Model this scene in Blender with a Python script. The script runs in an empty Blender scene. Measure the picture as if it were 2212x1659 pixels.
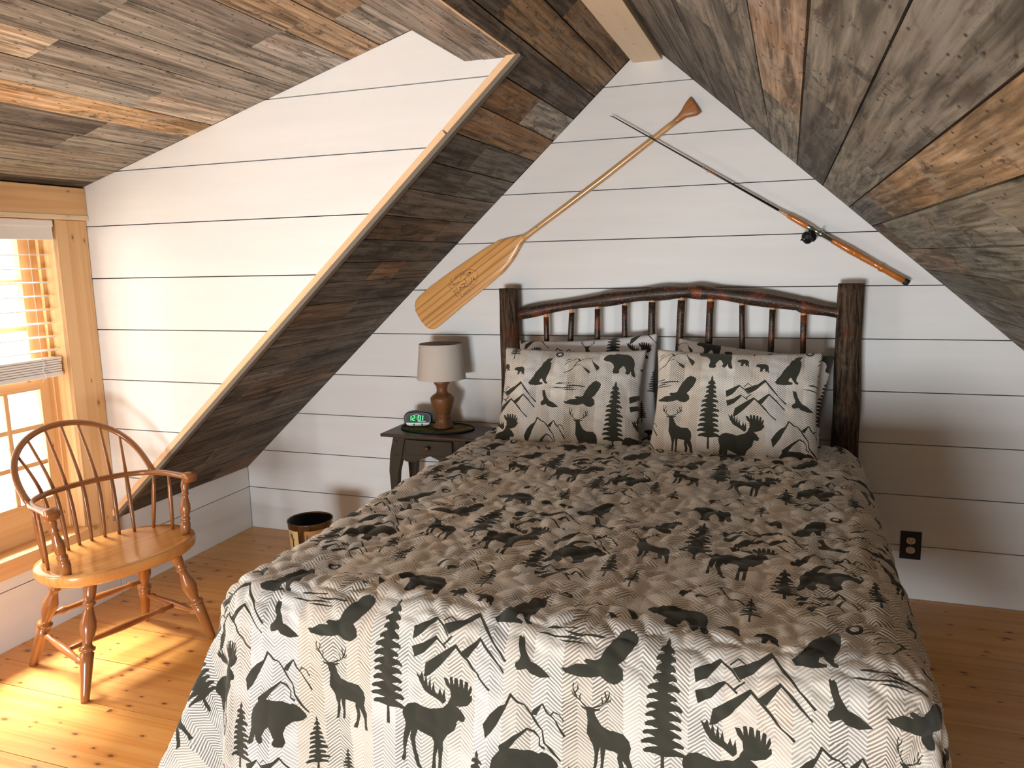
import bpy, bmesh, math, random
import numpy as np
from mathutils import Vector, Matrix, noise
random.seed(7)
SC = bpy.context.scene
COL = SC.collection
pi = math.pi

# ------------------------------------------------------------------ camera
cam_d = bpy.data.cameras.new('camera'); cam = bpy.data.objects.new('camera', cam_d); COL.objects.link(cam)
r_, u_, f_ = Vector((.9427, .3327, -.0224)), Vector((-.0311, .1545, .9875)), None
def rot_cam(yaw, pit, rol):
    f = Vector((math.sin(yaw)*math.cos(pit), math.cos(yaw)*math.cos(pit), math.sin(pit)))
    r = Vector((math.cos(yaw), -math.sin(yaw), 0)); u = r.cross(f)
    r2 = r*math.cos(rol)+u*math.sin(rol); u2 = -r*math.sin(rol)+u*math.cos(rol)
    return Matrix((r2, u2, -f)).transposed()
cam.matrix_world = Matrix.Translation((0, -3.6872, 1.5342)) @ rot_cam(-.34139, -.15790, -.02266).to_4x4()
cam_d.sensor_width = 36; cam_d.lens = 1688.5/2212*36; cam_d.clip_start = .05
SC.camera = cam

# ------------------------------------------------------------------ world, lights, exposure
SC.view_settings.view_transform = 'Standard'; SC.view_settings.look = 'None'
SC.view_settings.exposure = 0.0; SC.view_settings.gamma = 1.0; SC.view_settings.use_curve_mapping = False
W = bpy.data.worlds.new('sky'); SC.world = W; W.use_nodes = True
W.node_tree.nodes['Background'].inputs[0].default_value = (1.0, .97, .90, 1)
W.node_tree.nodes['Background'].inputs[1].default_value = 1.8
def area(name, loc, size, size_y, rot, power, color, portal=False, spread=180):
    l = bpy.data.lights.new(name, 'AREA'); l.shape = 'RECTANGLE'; l.size = size; l.size_y = size_y
    l.energy = power; l.color = color; l.spread = math.radians(spread)
    if portal: l.cycles.is_portal = True
    o = bpy.data.objects.new(name, l); COL.objects.link(o); o.location = loc; o.rotation_euler = rot
    return o
# daylight through the two dormer windows (left) and the gable window behind the camera
area('window_daylight', (-3.30, -1.535, 1.10), 1.40, .78, (0, -pi/2, 0), 14, (1.0, .95, .88))
area('window_daylight', (-3.30, -2.515, 1.10), 1.40, .78, (0, -pi/2, 0), 75, (1.0, .95, .88))
area('gable_daylight', (-.95, -6.32, .40), 1.3, .66, (pi/2, 0, 0), 205, (.93, .97, 1.0))
sun_d = bpy.data.lights.new('sun', 'SUN'); sun_d.energy = 44.0; sun_d.angle = math.radians(26); sun_d.color = (1.0, .93, .80)
sun = bpy.data.objects.new('sun', sun_d); COL.objects.link(sun); sun.location = (-8, 0, 8)
sun.rotation_euler = Vector((1, -.22, -1.50)).to_track_quat('-Z', 'Y').to_euler()

# ------------------------------------------------------------------ helpers
def tag(o, label=None, cat=None, group=None, kind=None):
    if label: o['label'] = label
    if cat: o['category'] = cat
    if group: o['group'] = group
    if kind: o['kind'] = kind
    return o
def empty(name, loc, label, cat, group=None, rz=0, kind=None):
    o = bpy.data.objects.new(name, None); COL.objects.link(o); o.location = loc; o.rotation_euler = (0, 0, rz)
    o.empty_display_size = .05
    return tag(o, label, cat, group, kind)
def mesh_obj(name, verts, faces, mat, parent=None, uvs=None, smooth=False, mats=None, fm=None):
    me = bpy.data.meshes.new(name); me.from_pydata([tuple(v) for v in verts], [], faces)
    if uvs is not None:
        l = me.uv_layers.new(name='UVMap')
        idx = np.empty(len(me.loops), dtype=np.int32); me.loops.foreach_get('vertex_index', idx)
        l.data.foreach_set('uv', np.asarray(uvs, dtype=np.float32)[idx].ravel())
    for m in (mats or [mat]): me.materials.append(m)
    if fm: me.polygons.foreach_set('material_index', fm)
    if smooth: me.polygons.foreach_set('use_smooth', [True]*len(me.polygons))
    me.update()
    o = bpy.data.objects.new(name, me); COL.objects.link(o)
    if parent: o.parent = parent
    return o
def bm_obj(name, bm, mat, parent=None, smooth=False):
    me = bpy.data.meshes.new(name); bm.to_mesh(me); bm.free(); me.materials.append(mat)
    if smooth: me.polygons.foreach_set('use_smooth', [True]*len(me.polygons))
    o = bpy.data.objects.new(name, me); COL.objects.link(o)
    if parent: o.parent = parent
    return o
def box(name, lo, hi, mat, parent=None, bev=0.0, seg=2, rot=None, pivot=None):
    """box with metric UVs (u along its longest side) and optional bevel"""
    bm = bmesh.new(); bmesh.ops.create_cube(bm, size=1)
    lo = Vector(lo); hi = Vector(hi); c = (lo+hi)/2; s = hi-lo
    for v in bm.verts: v.co = Vector((v.co.x*s.x, v.co.y*s.y, v.co.z*s.z))
    if bev: bmesh.ops.bevel(bm, geom=bm.edges[:], offset=bev, segments=seg, affect='EDGES', profile=.5)
    uvl = bm.loops.layers.uv.new('UVMap'); ax = max(range(3), key=lambda i: s[i]); ou, ov = random.random()*40, random.random()*40
    for f in bm.faces:
        n = f.normal; k = max(range(3), key=lambda i: abs(n[i])); oth = [i for i in range(3) if i != k]
        a = ax if ax in oth else oth[0]; b = [i for i in oth if i != a][0]
        for l in f.loops: l[uvl].uv = (l.vert.co[a]+ou, l.vert.co[b]+ov)
    if rot is not None: bmesh.ops.rotate(bm, verts=bm.verts, matrix=rot, cent=(0, 0, 0))
    for v in bm.verts: v.co += c
    o = bm_obj(name, bm, mat, parent)
    return o
def tube_data(pts, rad, n=10, cap=True, twist=0):
    pts = [Vector(p) for p in pts]; m = len(pts)
    if not hasattr(rad, '__len__'): rad = [rad]*m
    V, F, U = [], [], []; prev = None; d = 0
    for i, p in enumerate(pts):
        t = (pts[min(i+1, m-1)]-pts[max(i-1, 0)]).normalized()
        if prev is None:
            a = Vector((0, 0, 1)) if abs(t.z) < .9 else Vector((1, 0, 0)); x = t.cross(a).normalized()
        else: x = (prev-t*prev.dot(t)).normalized()
        prev = x; y = t.cross(x)
        if i: d += (p-pts[i-1]).length
        r = rad[i]; rx, ry = r if hasattr(r, '__len__') else (r, r)
        for k in range(n):
            a = 2*pi*k/n
            V.append(p+x*math.cos(a)*rx+y*math.sin(a)*ry); U.append((d, a/6.283*.12))
    for i in range(m-1):
        for k in range(n):
            F.append((i*n+k, i*n+(k+1) % n, (i+1)*n+(k+1) % n, (i+1)*n+k))
    if cap: F.append(tuple(range(n-1, -1, -1))); F.append(tuple((m-1)*n+k for k in range(n)))
    return V, F, U
def tube(name, pts, rad, mat, parent=None, n=10, cap=True):
    V, F, U = tube_data(pts, rad, n, cap)
    ox = random.random()*30
    return mesh_obj(name, V, F, mat, parent, [(a+ox, b) for a, b in U], smooth=True)
def lathe(name, prof, mat, parent=None, n=24, base=(0, 0, 0), axis=None, cap=True, smooth=True):
    """prof: (r, h) list; axis: direction of h"""
    b = Vector(base); t = (Vector(axis) if axis is not None else Vector((0, 0, 1))).normalized()
    a = Vector((1, 0, 0)) if abs(t.x) < .9 else Vector((0, 1, 0)); x = (a-t*a.dot(t)).normalized(); y = t.cross(x)
    V, F, U = [], [], []; ox = random.random()*30
    for r, h in prof:
        for k in range(n):
            q = 2*pi*k/n; V.append(b+t*h+x*math.cos(q)*r+y*math.sin(q)*r); U.append((h+ox, q/6.283*.15))
    for i in range(len(prof)-1):
        for k in range(n): F.append((i*n+k, i*n+(k+1) % n, (i+1)*n+(k+1) % n, (i+1)*n+k))
    if cap: F.append(tuple(range(n-1, -1, -1))); F.append(tuple((len(prof)-1)*n+k for k in range(n)))
    return mesh_obj(name, V, F, mat, parent, U, smooth=smooth)
def smooth_curve(pts, k=8):
    P = [Vector(p) for p in pts]; out = []
    for i in range(len(P)-1):
        p0, p1, p2, p3 = P[max(i-1, 0)], P[i], P[i+1], P[min(i+2, len(P)-1)]
        for j in range(k):
            t = j/k
            out.append(.5*((2*p1)+(p2-p0)*t+(2*p0-5*p1+4*p2-p3)*t*t+(3*p1-p0-3*p2+p3)*t**3))
    out.append(P[-1]); return out
def prism(name, poly, thick, mat, parent=None, frame=None, uvs=True, bev=0):
    """extrude a 2-D outline (a,b) by thick along frame's third axis"""
    o3, ea, eb, en = frame if frame else (Vector(), Vector((1, 0, 0)), Vector((0, 1, 0)), Vector((0, 0, 1)))
    bm = bmesh.new(); uvl = bm.loops.layers.uv.new('UVMap'); ou, ov = random.random()*30, random.random()*30
    top = [bm.verts.new(Vector((a, b, thick))) for a, b in poly]; bot = [bm.verts.new(Vector((a, b, 0))) for a, b in poly]
    fs = [bm.faces.new(top), bm.faces.new(bot[::-1])]
    n = len(poly)
    for i in range(n): bm.faces.new((bot[i], bot[(i+1) % n], top[(i+1) % n], top[i]))
    bmesh.ops.recalc_face_normals(bm, faces=bm.faces[:])
    if bev: bmesh.ops.bevel(bm, geom=[e for e in bm.edges], offset=bev, segments=1, affect='EDGES')
    for f in bm.faces:
        for l in f.loops: l[uvl].uv = (l.vert.co.x+ou+l.vert.co.z*.3, l.vert.co.y+ov+l.vert.co.z)
    M = Matrix((ea, eb, en)).transposed()
    for v in bm.verts: v.co = M @ v.co + o3
    if M.determinant() < 0: bmesh.ops.reverse_faces(bm, faces=bm.faces[:])
    return bm_obj(name, bm, mat, parent)
def clip(poly, nx, ny, d):      # keep nx*x+ny*y<=d
    out = []
    for i in range(len(poly)):
        a, b = poly[i], poly[(i+1) % len(poly)]
        da, db = nx*a[0]+ny*a[1]-d, nx*b[0]+ny*b[1]-d
        if da <= 0: out.append(a)
        if (da < 0 < db) or (db < 0 < da):
            t = da/(da-db); out.append((a[0]+(b[0]-a[0])*t, a[1]+(b[1]-a[1])*t))
    return out
def clip_convex(poly, reg):     # reg counter-clockwise
    for i in range(len(reg)):
        a, b = reg[i], reg[(i+1) % len(reg)]
        nx, ny = (b[1]-a[1]), -(b[0]-a[0]); poly = clip(poly, nx, ny, nx*a[0]+ny*a[1])
        if len(poly) < 3: return []
    return poly
def area2(p): return abs(sum(p[i][0]*p[(i+1) % len(p)][1]-p[(i+1) % len(p)][0]*p[i][1] for i in range(len(p))))/2
def plank(parent, frame, u0, u1, v0, v1, region, mat, gap, thick, color=None, jitter=.0012, name='plank'):
    poly = clip_convex([(u0+gap/2, v0+gap/2), (u1-gap/2, v0+gap/2), (u1-gap/2, v1-gap/2), (u0+gap/2, v1-gap/2)], region)
    q = []
    for p in poly:
        if not q or (abs(p[0]-q[-1][0])+abs(p[1]-q[-1][1])) > 1e-5: q.append(p)
    if len(q) > 2 and abs(q[0][0]-q[-1][0])+abs(q[0][1]-q[-1][1]) < 1e-5: q.pop()
    if len(q) < 3 or area2(q) < 4e-4: return None
    o = prism(name, q, thick+random.uniform(-jitter, jitter), mat, parent, frame)
    if color: o.color = (*color, 1)
    return o

# ------------------------------------------------------------------ node materials
class NT:
    def __init__(s, name):
        s.m = bpy.data.materials.new(name); s.m.use_nodes = True; s.t = s.m.node_tree; s.b = s.t.nodes['Principled BSDF']
    def n(s, typ, props=None, **inp):
        nd = s.t.nodes.new(typ)
        for k, v in (props or {}).items(): setattr(nd, k, v)
        for k, v in inp.items():
            key = int(k[1:]) if k[0] == 'i' and k[1:].isdigit() else k.replace('_', ' ')
            s.set(nd.inputs[key], v)
        return nd
    def set(s, sock, v):
        if isinstance(v, bpy.types.NodeSocket): s.t.links.new(v, sock)
        elif isinstance(v, bpy.types.Node): s.t.links.new(v.outputs[0], sock)
        else: sock.default_value = v
    def math(s, op, a, b=None, c=None):
        nd = s.t.nodes.new('ShaderNodeMath'); nd.operation = op; s.set(nd.inputs[0], a)
        if b is not None: s.set(nd.inputs[1], b)
        if c is not None: s.set(nd.inputs[2], c)
        return nd.outputs[0]
    def mix(s, f, a, b, mode='MIX'):
        nd = s.t.nodes.new('ShaderNodeMix'); nd.data_type = 'RGBA'; nd.blend_type = mode
        s.set(nd.inputs[0], f); s.set(nd.inputs[6], a); s.set(nd.inputs[7], b); return nd.outputs[2]
    def ramp(s, f, stops):
        nd = s.t.nodes.new('ShaderNodeValToRGB'); s.set(nd.inputs[0], f); e = nd.color_ramp.elements
        e[0].position, e[0].color = stops[0][0], stops[0][1]; e[1].position, e[1].color = stops[-1][0], stops[-1][1]
        for p, c in stops[1:-1]: x = e.new(p); x.color = c
        return nd.outputs[0]
    def sramp(s, f, a, b):      # smooth 0..1 between a and b
        nd = s.t.nodes.new('ShaderNodeMapRange'); nd.interpolation_type = 'SMOOTHSTEP'; s.set(nd.inputs[0], f)
        nd.inputs[1].default_value = a; nd.inputs[2].default_value = b; return nd.outputs[0]
    def uv(s, sx=1, sy=1, coord='UV', sz=1):
        tc = s.n('ShaderNodeTexCoord'); mp = s.n('ShaderNodeMapping', i0=tc.outputs[coord]); mp.inputs['Scale'].default_value = (sx, sy, sz)
        return mp.outputs[0]
    def noise(s, vec, scale=1, detail=4, rough=.55, dist=0):
        nd = s.n('ShaderNodeTexNoise', Vector=vec); nd.inputs['Scale'].default_value = scale; nd.inputs['Detail'].default_value = detail
        nd.inputs['Roughness'].default_value = rough; nd.inputs['Distortion'].default_value = dist; return nd.outputs['Fac']
    def bump(s, h, strength=.3, dist=.002):
        nd = s.n('ShaderNodeBump', Height=h); nd.inputs['Strength'].default_value = strength; nd.inputs['Distance'].default_value = dist
        s.t.links.new(nd.outputs[0], s.b.inputs['Normal'])
    def out(s, color=None, rough=None, metal=None, spec=None):
        if color is not None: s.set(s.b.inputs['Base Color'], color)
        if rough is not None: s.set(s.b.inputs['Roughness'], rough)
        if metal is not None: s.set(s.b.inputs['Metallic'], metal)
        if spec is not None: s.set(s.b.inputs['Specular IOR Level'], spec)
        return s.m
def C4(r, g, b): return (r, g, b, 1)
def plain(name, col, rough=.5, metal=0, spec=.5, nscale=40, namp=.08):
    t = NT(name); v = t.uv(1, 1, 'Object'); nz = t.noise(v, nscale, 3)
    k = t.math('MULTIPLY_ADD', nz, namp*2, 1-namp)
    c = t.mix(1.0, C4(*col), t.n('ShaderNodeCombineColor', Red=k, Green=k, Blue=k).outputs[0], 'MULTIPLY')
    return t.out(c, rough, metal, spec)

def weathered_wood():
    t = NT('weathered_barn_wood'); oi = t.n('ShaderNodeObjectInfo'); base = oi.outputs['Color']; rnd = oi.outputs['Random']
    g1 = t.noise(t.uv(4, 110), 1, 5, .62, .3); g2 = t.noise(t.uv(1.2, 22), 1, 6, .6, 1.4); bl = t.noise(t.uv(5, 11), 1, 6, .62, .6)
    # cathedral rings
    wv = t.n('ShaderNodeTexWave', {'wave_type': 'BANDS', 'bands_direction': 'Y'}, Vector=t.uv(1.0, 9))
    wv.inputs['Scale'].default_value = 1.3; wv.inputs['Distortion'].default_value = 7.5; wv.inputs['Detail'].default_value = 2.2; wv.inputs['Detail Scale'].default_value = .55
    ring = t.sramp(wv.outputs['Fac'], .35, .95)
    k = t.math('MULTIPLY_ADD', g1, 2.4, -.2)
    k = t.math('MULTIPLY', k, t.math('MULTIPLY_ADD', t.sramp(g2, .34, .66), .95, .42))
    col = t.mix(1, base, t.n('ShaderNodeCombineColor', Red=k, Green=k, Blue=k).outputs[0], 'MULTIPLY')
    lum = t.n('ShaderNodeRGBToBW', Color=base).outputs[0]
    lightc = t.mix(.55, t.n('ShaderNodeCombineColor', Red=t.math('MULTIPLY_ADD', lum, 1.7, .05), Green=t.math('MULTIPLY_ADD', lum, 1.62, .045), Blue=t.math('MULTIPLY_ADD', lum, 1.5, .035)).outputs[0], base)
    sel = t.math('MULTIPLY', t.sramp(t.math('ADD', bl, t.math('MULTIPLY_ADD', g1, .35, -.17)), .50, .68), .55)
    col = t.mix(sel, col, lightc)
    col = t.mix(t.math('MULTIPLY', ring, t.math('MULTIPLY', t.sramp(g2, .45, .6), .33)), col, lightc)
    dark = t.math('MULTIPLY', t.sramp(t.noise(t.uv(3.5, 15), 1, 6, .75, 1.2), .54, .68), .8)
    col = t.mix(dark, col, C4(.028, .022, .017))
    brown = t.math('MULTIPLY', t.sramp(t.noise(t.uv(1.7, 5), 1, 3), .5, .75), .35)
    col = t.mix(brown, col, t.mix(1, base, C4(1.1, .75, .5), 'MULTIPLY'))
    vo = t.n('ShaderNodeTexVoronoi', {'voronoi_dimensions': '2D'}, Vector=t.uv(1.9, 5.5)); vo.inputs['Randomness'].default_value = 1
    knot = t.sramp(vo.outputs['Distance'], .085, .03); col = t.mix(t.math('MULTIPLY', knot, .85), col, C4(.03, .02, .014))
    vn = t.n('ShaderNodeTexVoronoi', {'voronoi_dimensions': '2D'}, Vector=t.uv(7, 14)); vg = t.n('ShaderNodeSeparateColor', Color=vn.outputs['Color']); nail = t.math('MULTIPLY', t.sramp(vn.outputs['Distance'], .045, .028), t.math('GREATER_THAN', vg.outputs[0], .62)); col = t.mix(nail, col, C4(.012, .01, .01))
    t.bump(t.math('ADD', g1, t.math('MULTIPLY', ring, .5)), .55, .003)
    return t.out(col, t.math('MULTIPLY_ADD', g1, .25, .62), None, .25)
def pine(name, c1, c2, rough=.4, knots=1.0, ringscale=1.0, tint_obj=False, coat=0, kd=.30):
    t = NT(name); g1 = t.noise(t.uv(2.2, 70), 1, 4, .55, .2); g2 = t.noise(t.uv(.9, 7), 1, 3, .5, 1.0)
    g3 = t.noise(t.uv(.55*ringscale, 26*ringscale), 1, 3, .6, 1.2)
    f = t.math('ADD', t.math('MULTIPLY', t.sramp(g3, .38, .66), .38), t.math('MULTIPLY_ADD', g1, .35, t.math('MULTIPLY', g2, .40)))
    col = t.mix(t.sramp(f, .15, 1.05), C4(*c1), C4(*c2))
    if tint_obj:
        oi = t.n('ShaderNodeObjectInfo'); col = t.mix(1, col, oi.outputs['Color'], 'MULTIPLY')
    if knots:
        vo = t.n('ShaderNodeTexVoronoi', {'voronoi_dimensions': '2D'}, Vector=t.uv(1.9, 3.9)); gate = t.n('ShaderNodeSeparateColor', Color=vo.outputs['Color'])
        g4 = t.noise(t.uv(30, 60), 1, 2)
        d = t.math('ADD', vo.outputs['Distance'], t.math('MULTIPLY_ADD', g4, .08, -.04)); d = t.math('ADD', d, t.math('MULTIPLY', t.math('GREATER_THAN', gate.outputs[0], kd), 5)); d = t.math('MULTIPLY', d, t.math('MULTIPLY_ADD', gate.outputs[1], 1.6, .6))
        halo = t.sramp(d, .30, .06); col = t.mix(t.math('MULTIPLY', halo, .5*knots), col, C4(c2[0]*.55, c2[1]*.42, c2[2]*.35))
        core = t.sramp(d, .115, .065); col = t.mix(t.math('MULTIPLY', core, .8*knots), col, C4(.10, .035, .012))
    t.bump(g1, .12, .001)
    if coat: t.b.inputs['Coat Weight'].default_value = coat; t.b.inputs['Coat Roughness'].default_value = .15
    return t.out(col, rough, None, .4)
def white_board():
    t = NT('white_painted_board'); nz = t.noise(t.uv(1.5, 14), 1, 4); sp = t.noise(t.uv(1, 1, 'Object'), 90, 3)
    col = t.mix(t.sramp(nz, .3, .8), C4(.765, .775, .77), C4(.805, .815, .81))
    vo = t.n('ShaderNodeTexVoronoi', {'voronoi_dimensions': '2D'}, Vector=t.uv(1.1, 2.3)); col = t.mix(t.math('MULTIPLY', t.sramp(vo.outputs['Distance'], .022, .01), .22), col, C4(.45, .38, .3))
    t.bump(t.math('ADD', nz, t.math('MULTIPLY', sp, .3)), .08, .001)
    return t.out(col, .52, None, .35)
def bark():
    t = NT('log_bark'); a = t.noise(t.uv(7, 150), 1, 6, .7, .3); b = t.noise(t.uv(6, 14, 'UV'), 1, 4, .6, .3); c = t.noise(t.uv(1, 1, 'Object'), 9, 3)
    col = t.mix(t.sramp(a, .35, .68), C4(.016, .011, .008), C4(.15, .098, .062))
    col = t.mix(t.math('MULTIPLY', t.sramp(b, .54, .75), .75), col, C4(.26, .19, .125))
    col = t.mix(t.math('MULTIPLY', t.sramp(c, .56, .72), .6), col, C4(.14, .035, .012))
    t.bump(a, 1, .014); return t.out(col, .85, None, .15)
def hickory():
    t = NT('peeled_hickory_stick'); a = t.noise(t.uv(9, 60), 1, 5, .6, .4); b = t.noise(t.uv(1, 1, 'Object'), 11, 3, .6, .5)
    col = t.mix(t.sramp(a, .3, .7), C4(.016, .008, .005), C4(.055, .032, .020))
    col = t.mix(t.math('MULTIPLY', t.sramp(b, .52, .66), .85), col, C4(.19, .040, .012))
    vo = t.n('ShaderNodeTexVoronoi', {'voronoi_dimensions': '2D'}, Vector=t.uv(11, 16)); col = t.mix(t.sramp(vo.outputs['Distance'], .13, .06), col, C4(.38, .17, .07))
    t.bump(a, .5, .002); return t.out(col, .42, None, .4)

M_BARN = weathered_wood(); M_WHITE = white_board(); M_BARK = bark(); M_HICK = hickory()
M_FLOOR = pine('pine_floorboards', (.88, .50, .165), (.72, .30, .068), .30, 1.0, 1.0, True)
M_CASE = pine('clear_pine_casing', (.80, .53, .27), (.66, .37, .155), .42, .9, .8, kd=.16)
M_EDGE = pine('sawn_pine_edge', (.82, .56, .33), (.72, .46, .25), .6, .2)
M_BEAM = pine('planed_pine_beam', (.86, .72, .50), (.80, .64, .42), .5, .2, .6)
M_CHAIR = pine('oak_chair_wood_backlit_dark', (.34, .135, .040), (.20, .064, .016), .3, 0, 3, False, .4)  # backlit shade of legs, spindles and bow is put into this darker colour
M_SEAT = pine('oak_stained_seat_wood', (.68, .34, .105), (.52, .21, .055), .25, 0, 1.4, False, .4)
M_GREYEDGE = plain('grey_board_edge', (.17, .145, .115), .8)
M_BACK = plain('dark_backing_behind_boards', (.10, .055, .03), .9)
M_SHELL = plain('grey_brown_low_bounce_wall', (.30, .235, .17), .8)  # unseen walls, coloured dark to reduce bounce light in the room
M_BLIND = plain('white_blind_slats', (.84, .82, .79), .45, 0, .5, 8, .02)
M_GLASS = NT('window_glass'); M_GLASS.b.inputs['Transmission Weight'].default_value = 0
def glass_mat():
    t = NT('clear_pane_glass'); tr = t.n('ShaderNodeBsdfTransparent'); gl = t.n('ShaderNodeBsdfGlossy'); gl.inputs['Roughness'].default_value = .02
    mx = t.n('ShaderNodeMixShader'); mx.inputs[0].default_value = .06
    t.t.links.new(tr.outputs[0], mx.inputs[1]); t.t.links.new(gl.outputs[0], mx.inputs[2])
    t.t.links.new(mx.outputs[0], t.t.nodes['Material Output'].inputs[0]); return t.m
M_GLASS = glass_mat()

# ------------------------------------------------------------------ room dimensions
XK = -2.969; YC = -.9734; SL = .907; SR = .88; XR = 1.765; YB = -6.2
S_ = .2286; Z0 = .017
ridge = (-.634, 2.481)
zl = lambda x: .367+SL*(x-XK)
zr = lambda x: 2.404-SR*(x+.546)
zd = lambda x: 1.885+.2895*(x-XK)
XH0, XH1, ZH = -1.104, -.913, 2.233
YD = -3.6                                # far end of the dormer

# ---- floor
fl = box('floor', (XK-.1, YB-.1, -.12), (XR+.1, .1, -.02), M_BACK); tag(fl, 'wide knotty pine plank floor with honey finish', 'floor', kind='structure')
ys = [0, -.24, -.50, -.75, -1.00, -1.255, -1.505, -1.757, -2.065, -2.32, -2.58, -2.83, -3.1, -3.36, -3.62]
while ys[-1] > YB: ys.append(ys[-1]-.27)
frF = (Vector((0, 0, -.02)), Vector((1, 0, 0)), Vector((0, 1, 0)), Vector((0, 0, 1)))
for i in range(len(ys)-1):
    xs = [XK-.05]; xs.append(XK+random.uniform(1.6, 3.4)); xs.append(XR+.05)
    for j in range(2):
        k = random.uniform(.90, 1.0)
        plank(fl, frF, xs[j], xs[j+1], ys[i+1], ys[i], [(XK, YB), (XR, YB), (XR, 0), (XK, 0)], M_FLOOR, .003, .02, (k, k*random.uniform(.95, 1), k*random.uniform(.88, 1)), .0003)

# ---- gable wall behind the bed
wb = prism('wall_back', [(XK-.1, -.1), (XR+.1, -.1), (XR+.1, zr(XR)+.1), (ridge[0], ridge[1]+.25), (XK-.1, .48)], .08, M_BACK, None,
           (Vector((0, .10, 0)), Vector((1, 0, 0)), Vector((0, 0, 1)), Vector((0, -1, 0))))
tag(wb, 'white shiplap gable wall behind the bed', 'wall', kind='structure')
regB = [(XK, 0), (XR, 0), (XR, zr(XR)), ridge, (XK, zl(XK))]
frB = (Vector((0, .018, 0)), Vector((1, 0, 0)), Vector((0, 0, 1)), Vector((0, -1, 0)))
zz = [-.1]+[k*S_+Z0 for k in range(1, 12)]
for i in range(len(zz)-1): plank(wb, frB, XK-.1, XR+.1, zz[i], zz[i+1], regB, M_WHITE, .0042, .0175, None, .0005)

# ---- dormer cheek wall
wc = prism('wall_dormer', [(XK-.1, zl(XK-.1)+.03), (XH1, zl(XH1)+.03), (XH1, 2.5), (XK-.1, 1.86)], .05, M_BACK, None,
           (Vector((0, YC+.072, 0)), Vector((1, 0, 0)), Vector((0, 0, 1)), Vector((0, -1, 0))))
tag(wc, 'white shiplap side wall of the window dormer', 'wall', kind='structure')
regC = [(XK, zl(XK)), (XH1, zl(XH1)), (XH1, zd(XH1)), (XK, zd(XK))]
frC = (Vector((0, YC+.02, 0)), Vector((1, 0, 0)), Vector((0, 0, 1)), Vector((0, -1, 0)))
zc = [(k-.477)*S_ for k in range(1, 13)]
for i in range(len(zc)-1): plank(wc, frC, XK-.1, XH1+.1, zc[i], zc[i+1], regC, M_WHITE, .0042, .0195, None, .0005)

# ---- left wall: knee wall below the slope, window wall in the dormer
wl = box('wall_left', (XK-.12, YB-.1, -.1), (XK-.0185, .1, .355), M_BACK); tag(wl, 'white shiplap knee wall under the slope and window', 'wall', kind='structure')
frL = (Vector((XK-.018, 0, 0)), Vector((0, 1, 0)), Vector((0, 0, 1)), Vector((1, 0, 0)))
for (a, b, top) in ((YC, 0, .372), (YD, YC, .302), (YB, YD, .372)):
    for z0, z1 in ((-.1, S_+Z0), (S_+Z0, 2*S_+Z0)):
        plank(wl, frL, a, b, z0, z1, [(a, 0), (b, 0), (b, top), (a, top)], M_WHITE, .0042 if z0 > 0 else .0042, .0175, None, .0003)
box('upper_wall', (XK-.12, YD, 1.74), (XK-.0185, YC, 1.98), M_SHELL, wl)
box('upper_wall', (XK-.12, YD, .38), (XK-.0185, -2.95, 1.76), M_SHELL, wl)
box('upper_wall', (XK-.12, YC-.16, .38), (XK-.0185, YC+.05, 1.76), M_SHELL, wl)

# ---- ceilings: backing slabs + reclaimed boards, each board its own piece
GREY = (.235, .20, .155); LGREY = (.40, .355, .295); DGREY = (.115, .095, .072); BROWN = (.30, .195, .11); TAN = (.29, .195, .115); HONEY = (.50, .33, .17)
DBROWN = (.15, .098, .06); OLIVE = (.20, .175, .12)
def rnd_tone(pool):
    c = random.choice(pool); k = random.uniform(.8, 1.2); return tuple(min(1, x*k) for x in c)
def slope_planks(parent, frame, cuts, regions, joints, tones, pool, y0, y1, thick=.016, gap=.0035):
    """cuts: v boundaries; joints {course: [y..]}; tones {course: [(ylo,color)..]}"""
    for i in range(len(cuts)-1):
        js = joints.get(i)
        if js is None:
            js = []; y = y1-random.uniform(.3, 1.2)
            while y > y0+.2: js.append(y); y -= random.uniform(.7, 1.6)
        else:
            js = sorted(js, reverse=True); y = y1-random.uniform(3.0, 3.6)
            while y > y0+.2: js.append(y); y -= random.uniform(.8, 1.6)
        e = [y1]+js+[y0]
        for j in range(len(e)-1):
            col = tones[i][j] if i in tones and j < len(tones[i]) and tones[i][j] else rnd_tone(pool)
            for reg in regions:
                plank(parent, frame, e[j+1], e[j], min(cuts[i], cuts[i+1]), max(cuts[i], cuts[i+1]), reg, M_BARN, gap, thick, col, .0015)
def slab(name, p0, p1, y0, y1, up, label, side=.1):
    """backing slab from (x,z) p0 to p1"""
    d = Vector((p1[0]-p0[0], 0, p1[1]-p0[1])); n = Vector((-d.z, 0, d.x)).normalized()
    if n.z < 0: n = -n
    a = Vector((p0[0], 0, p0[1]))+n*.017; b = Vector((p1[0], 0, p1[1]))+n*.017
    V = []
    for y in (y0, y1):
        for p in (a, b, b+n*side, a+n*side): V.append((p.x, y, p.z))
    o = mesh_obj(name, V, [(0, 1, 2, 3), (7, 6, 5, 4), (0, 4, 5, 1), (1, 5, 6, 2), (2, 6, 7, 3), (3, 7, 4, 0)], M_BACK)
    if label: tag(o, label, 'ceiling', kind='structure')
    return o
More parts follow.
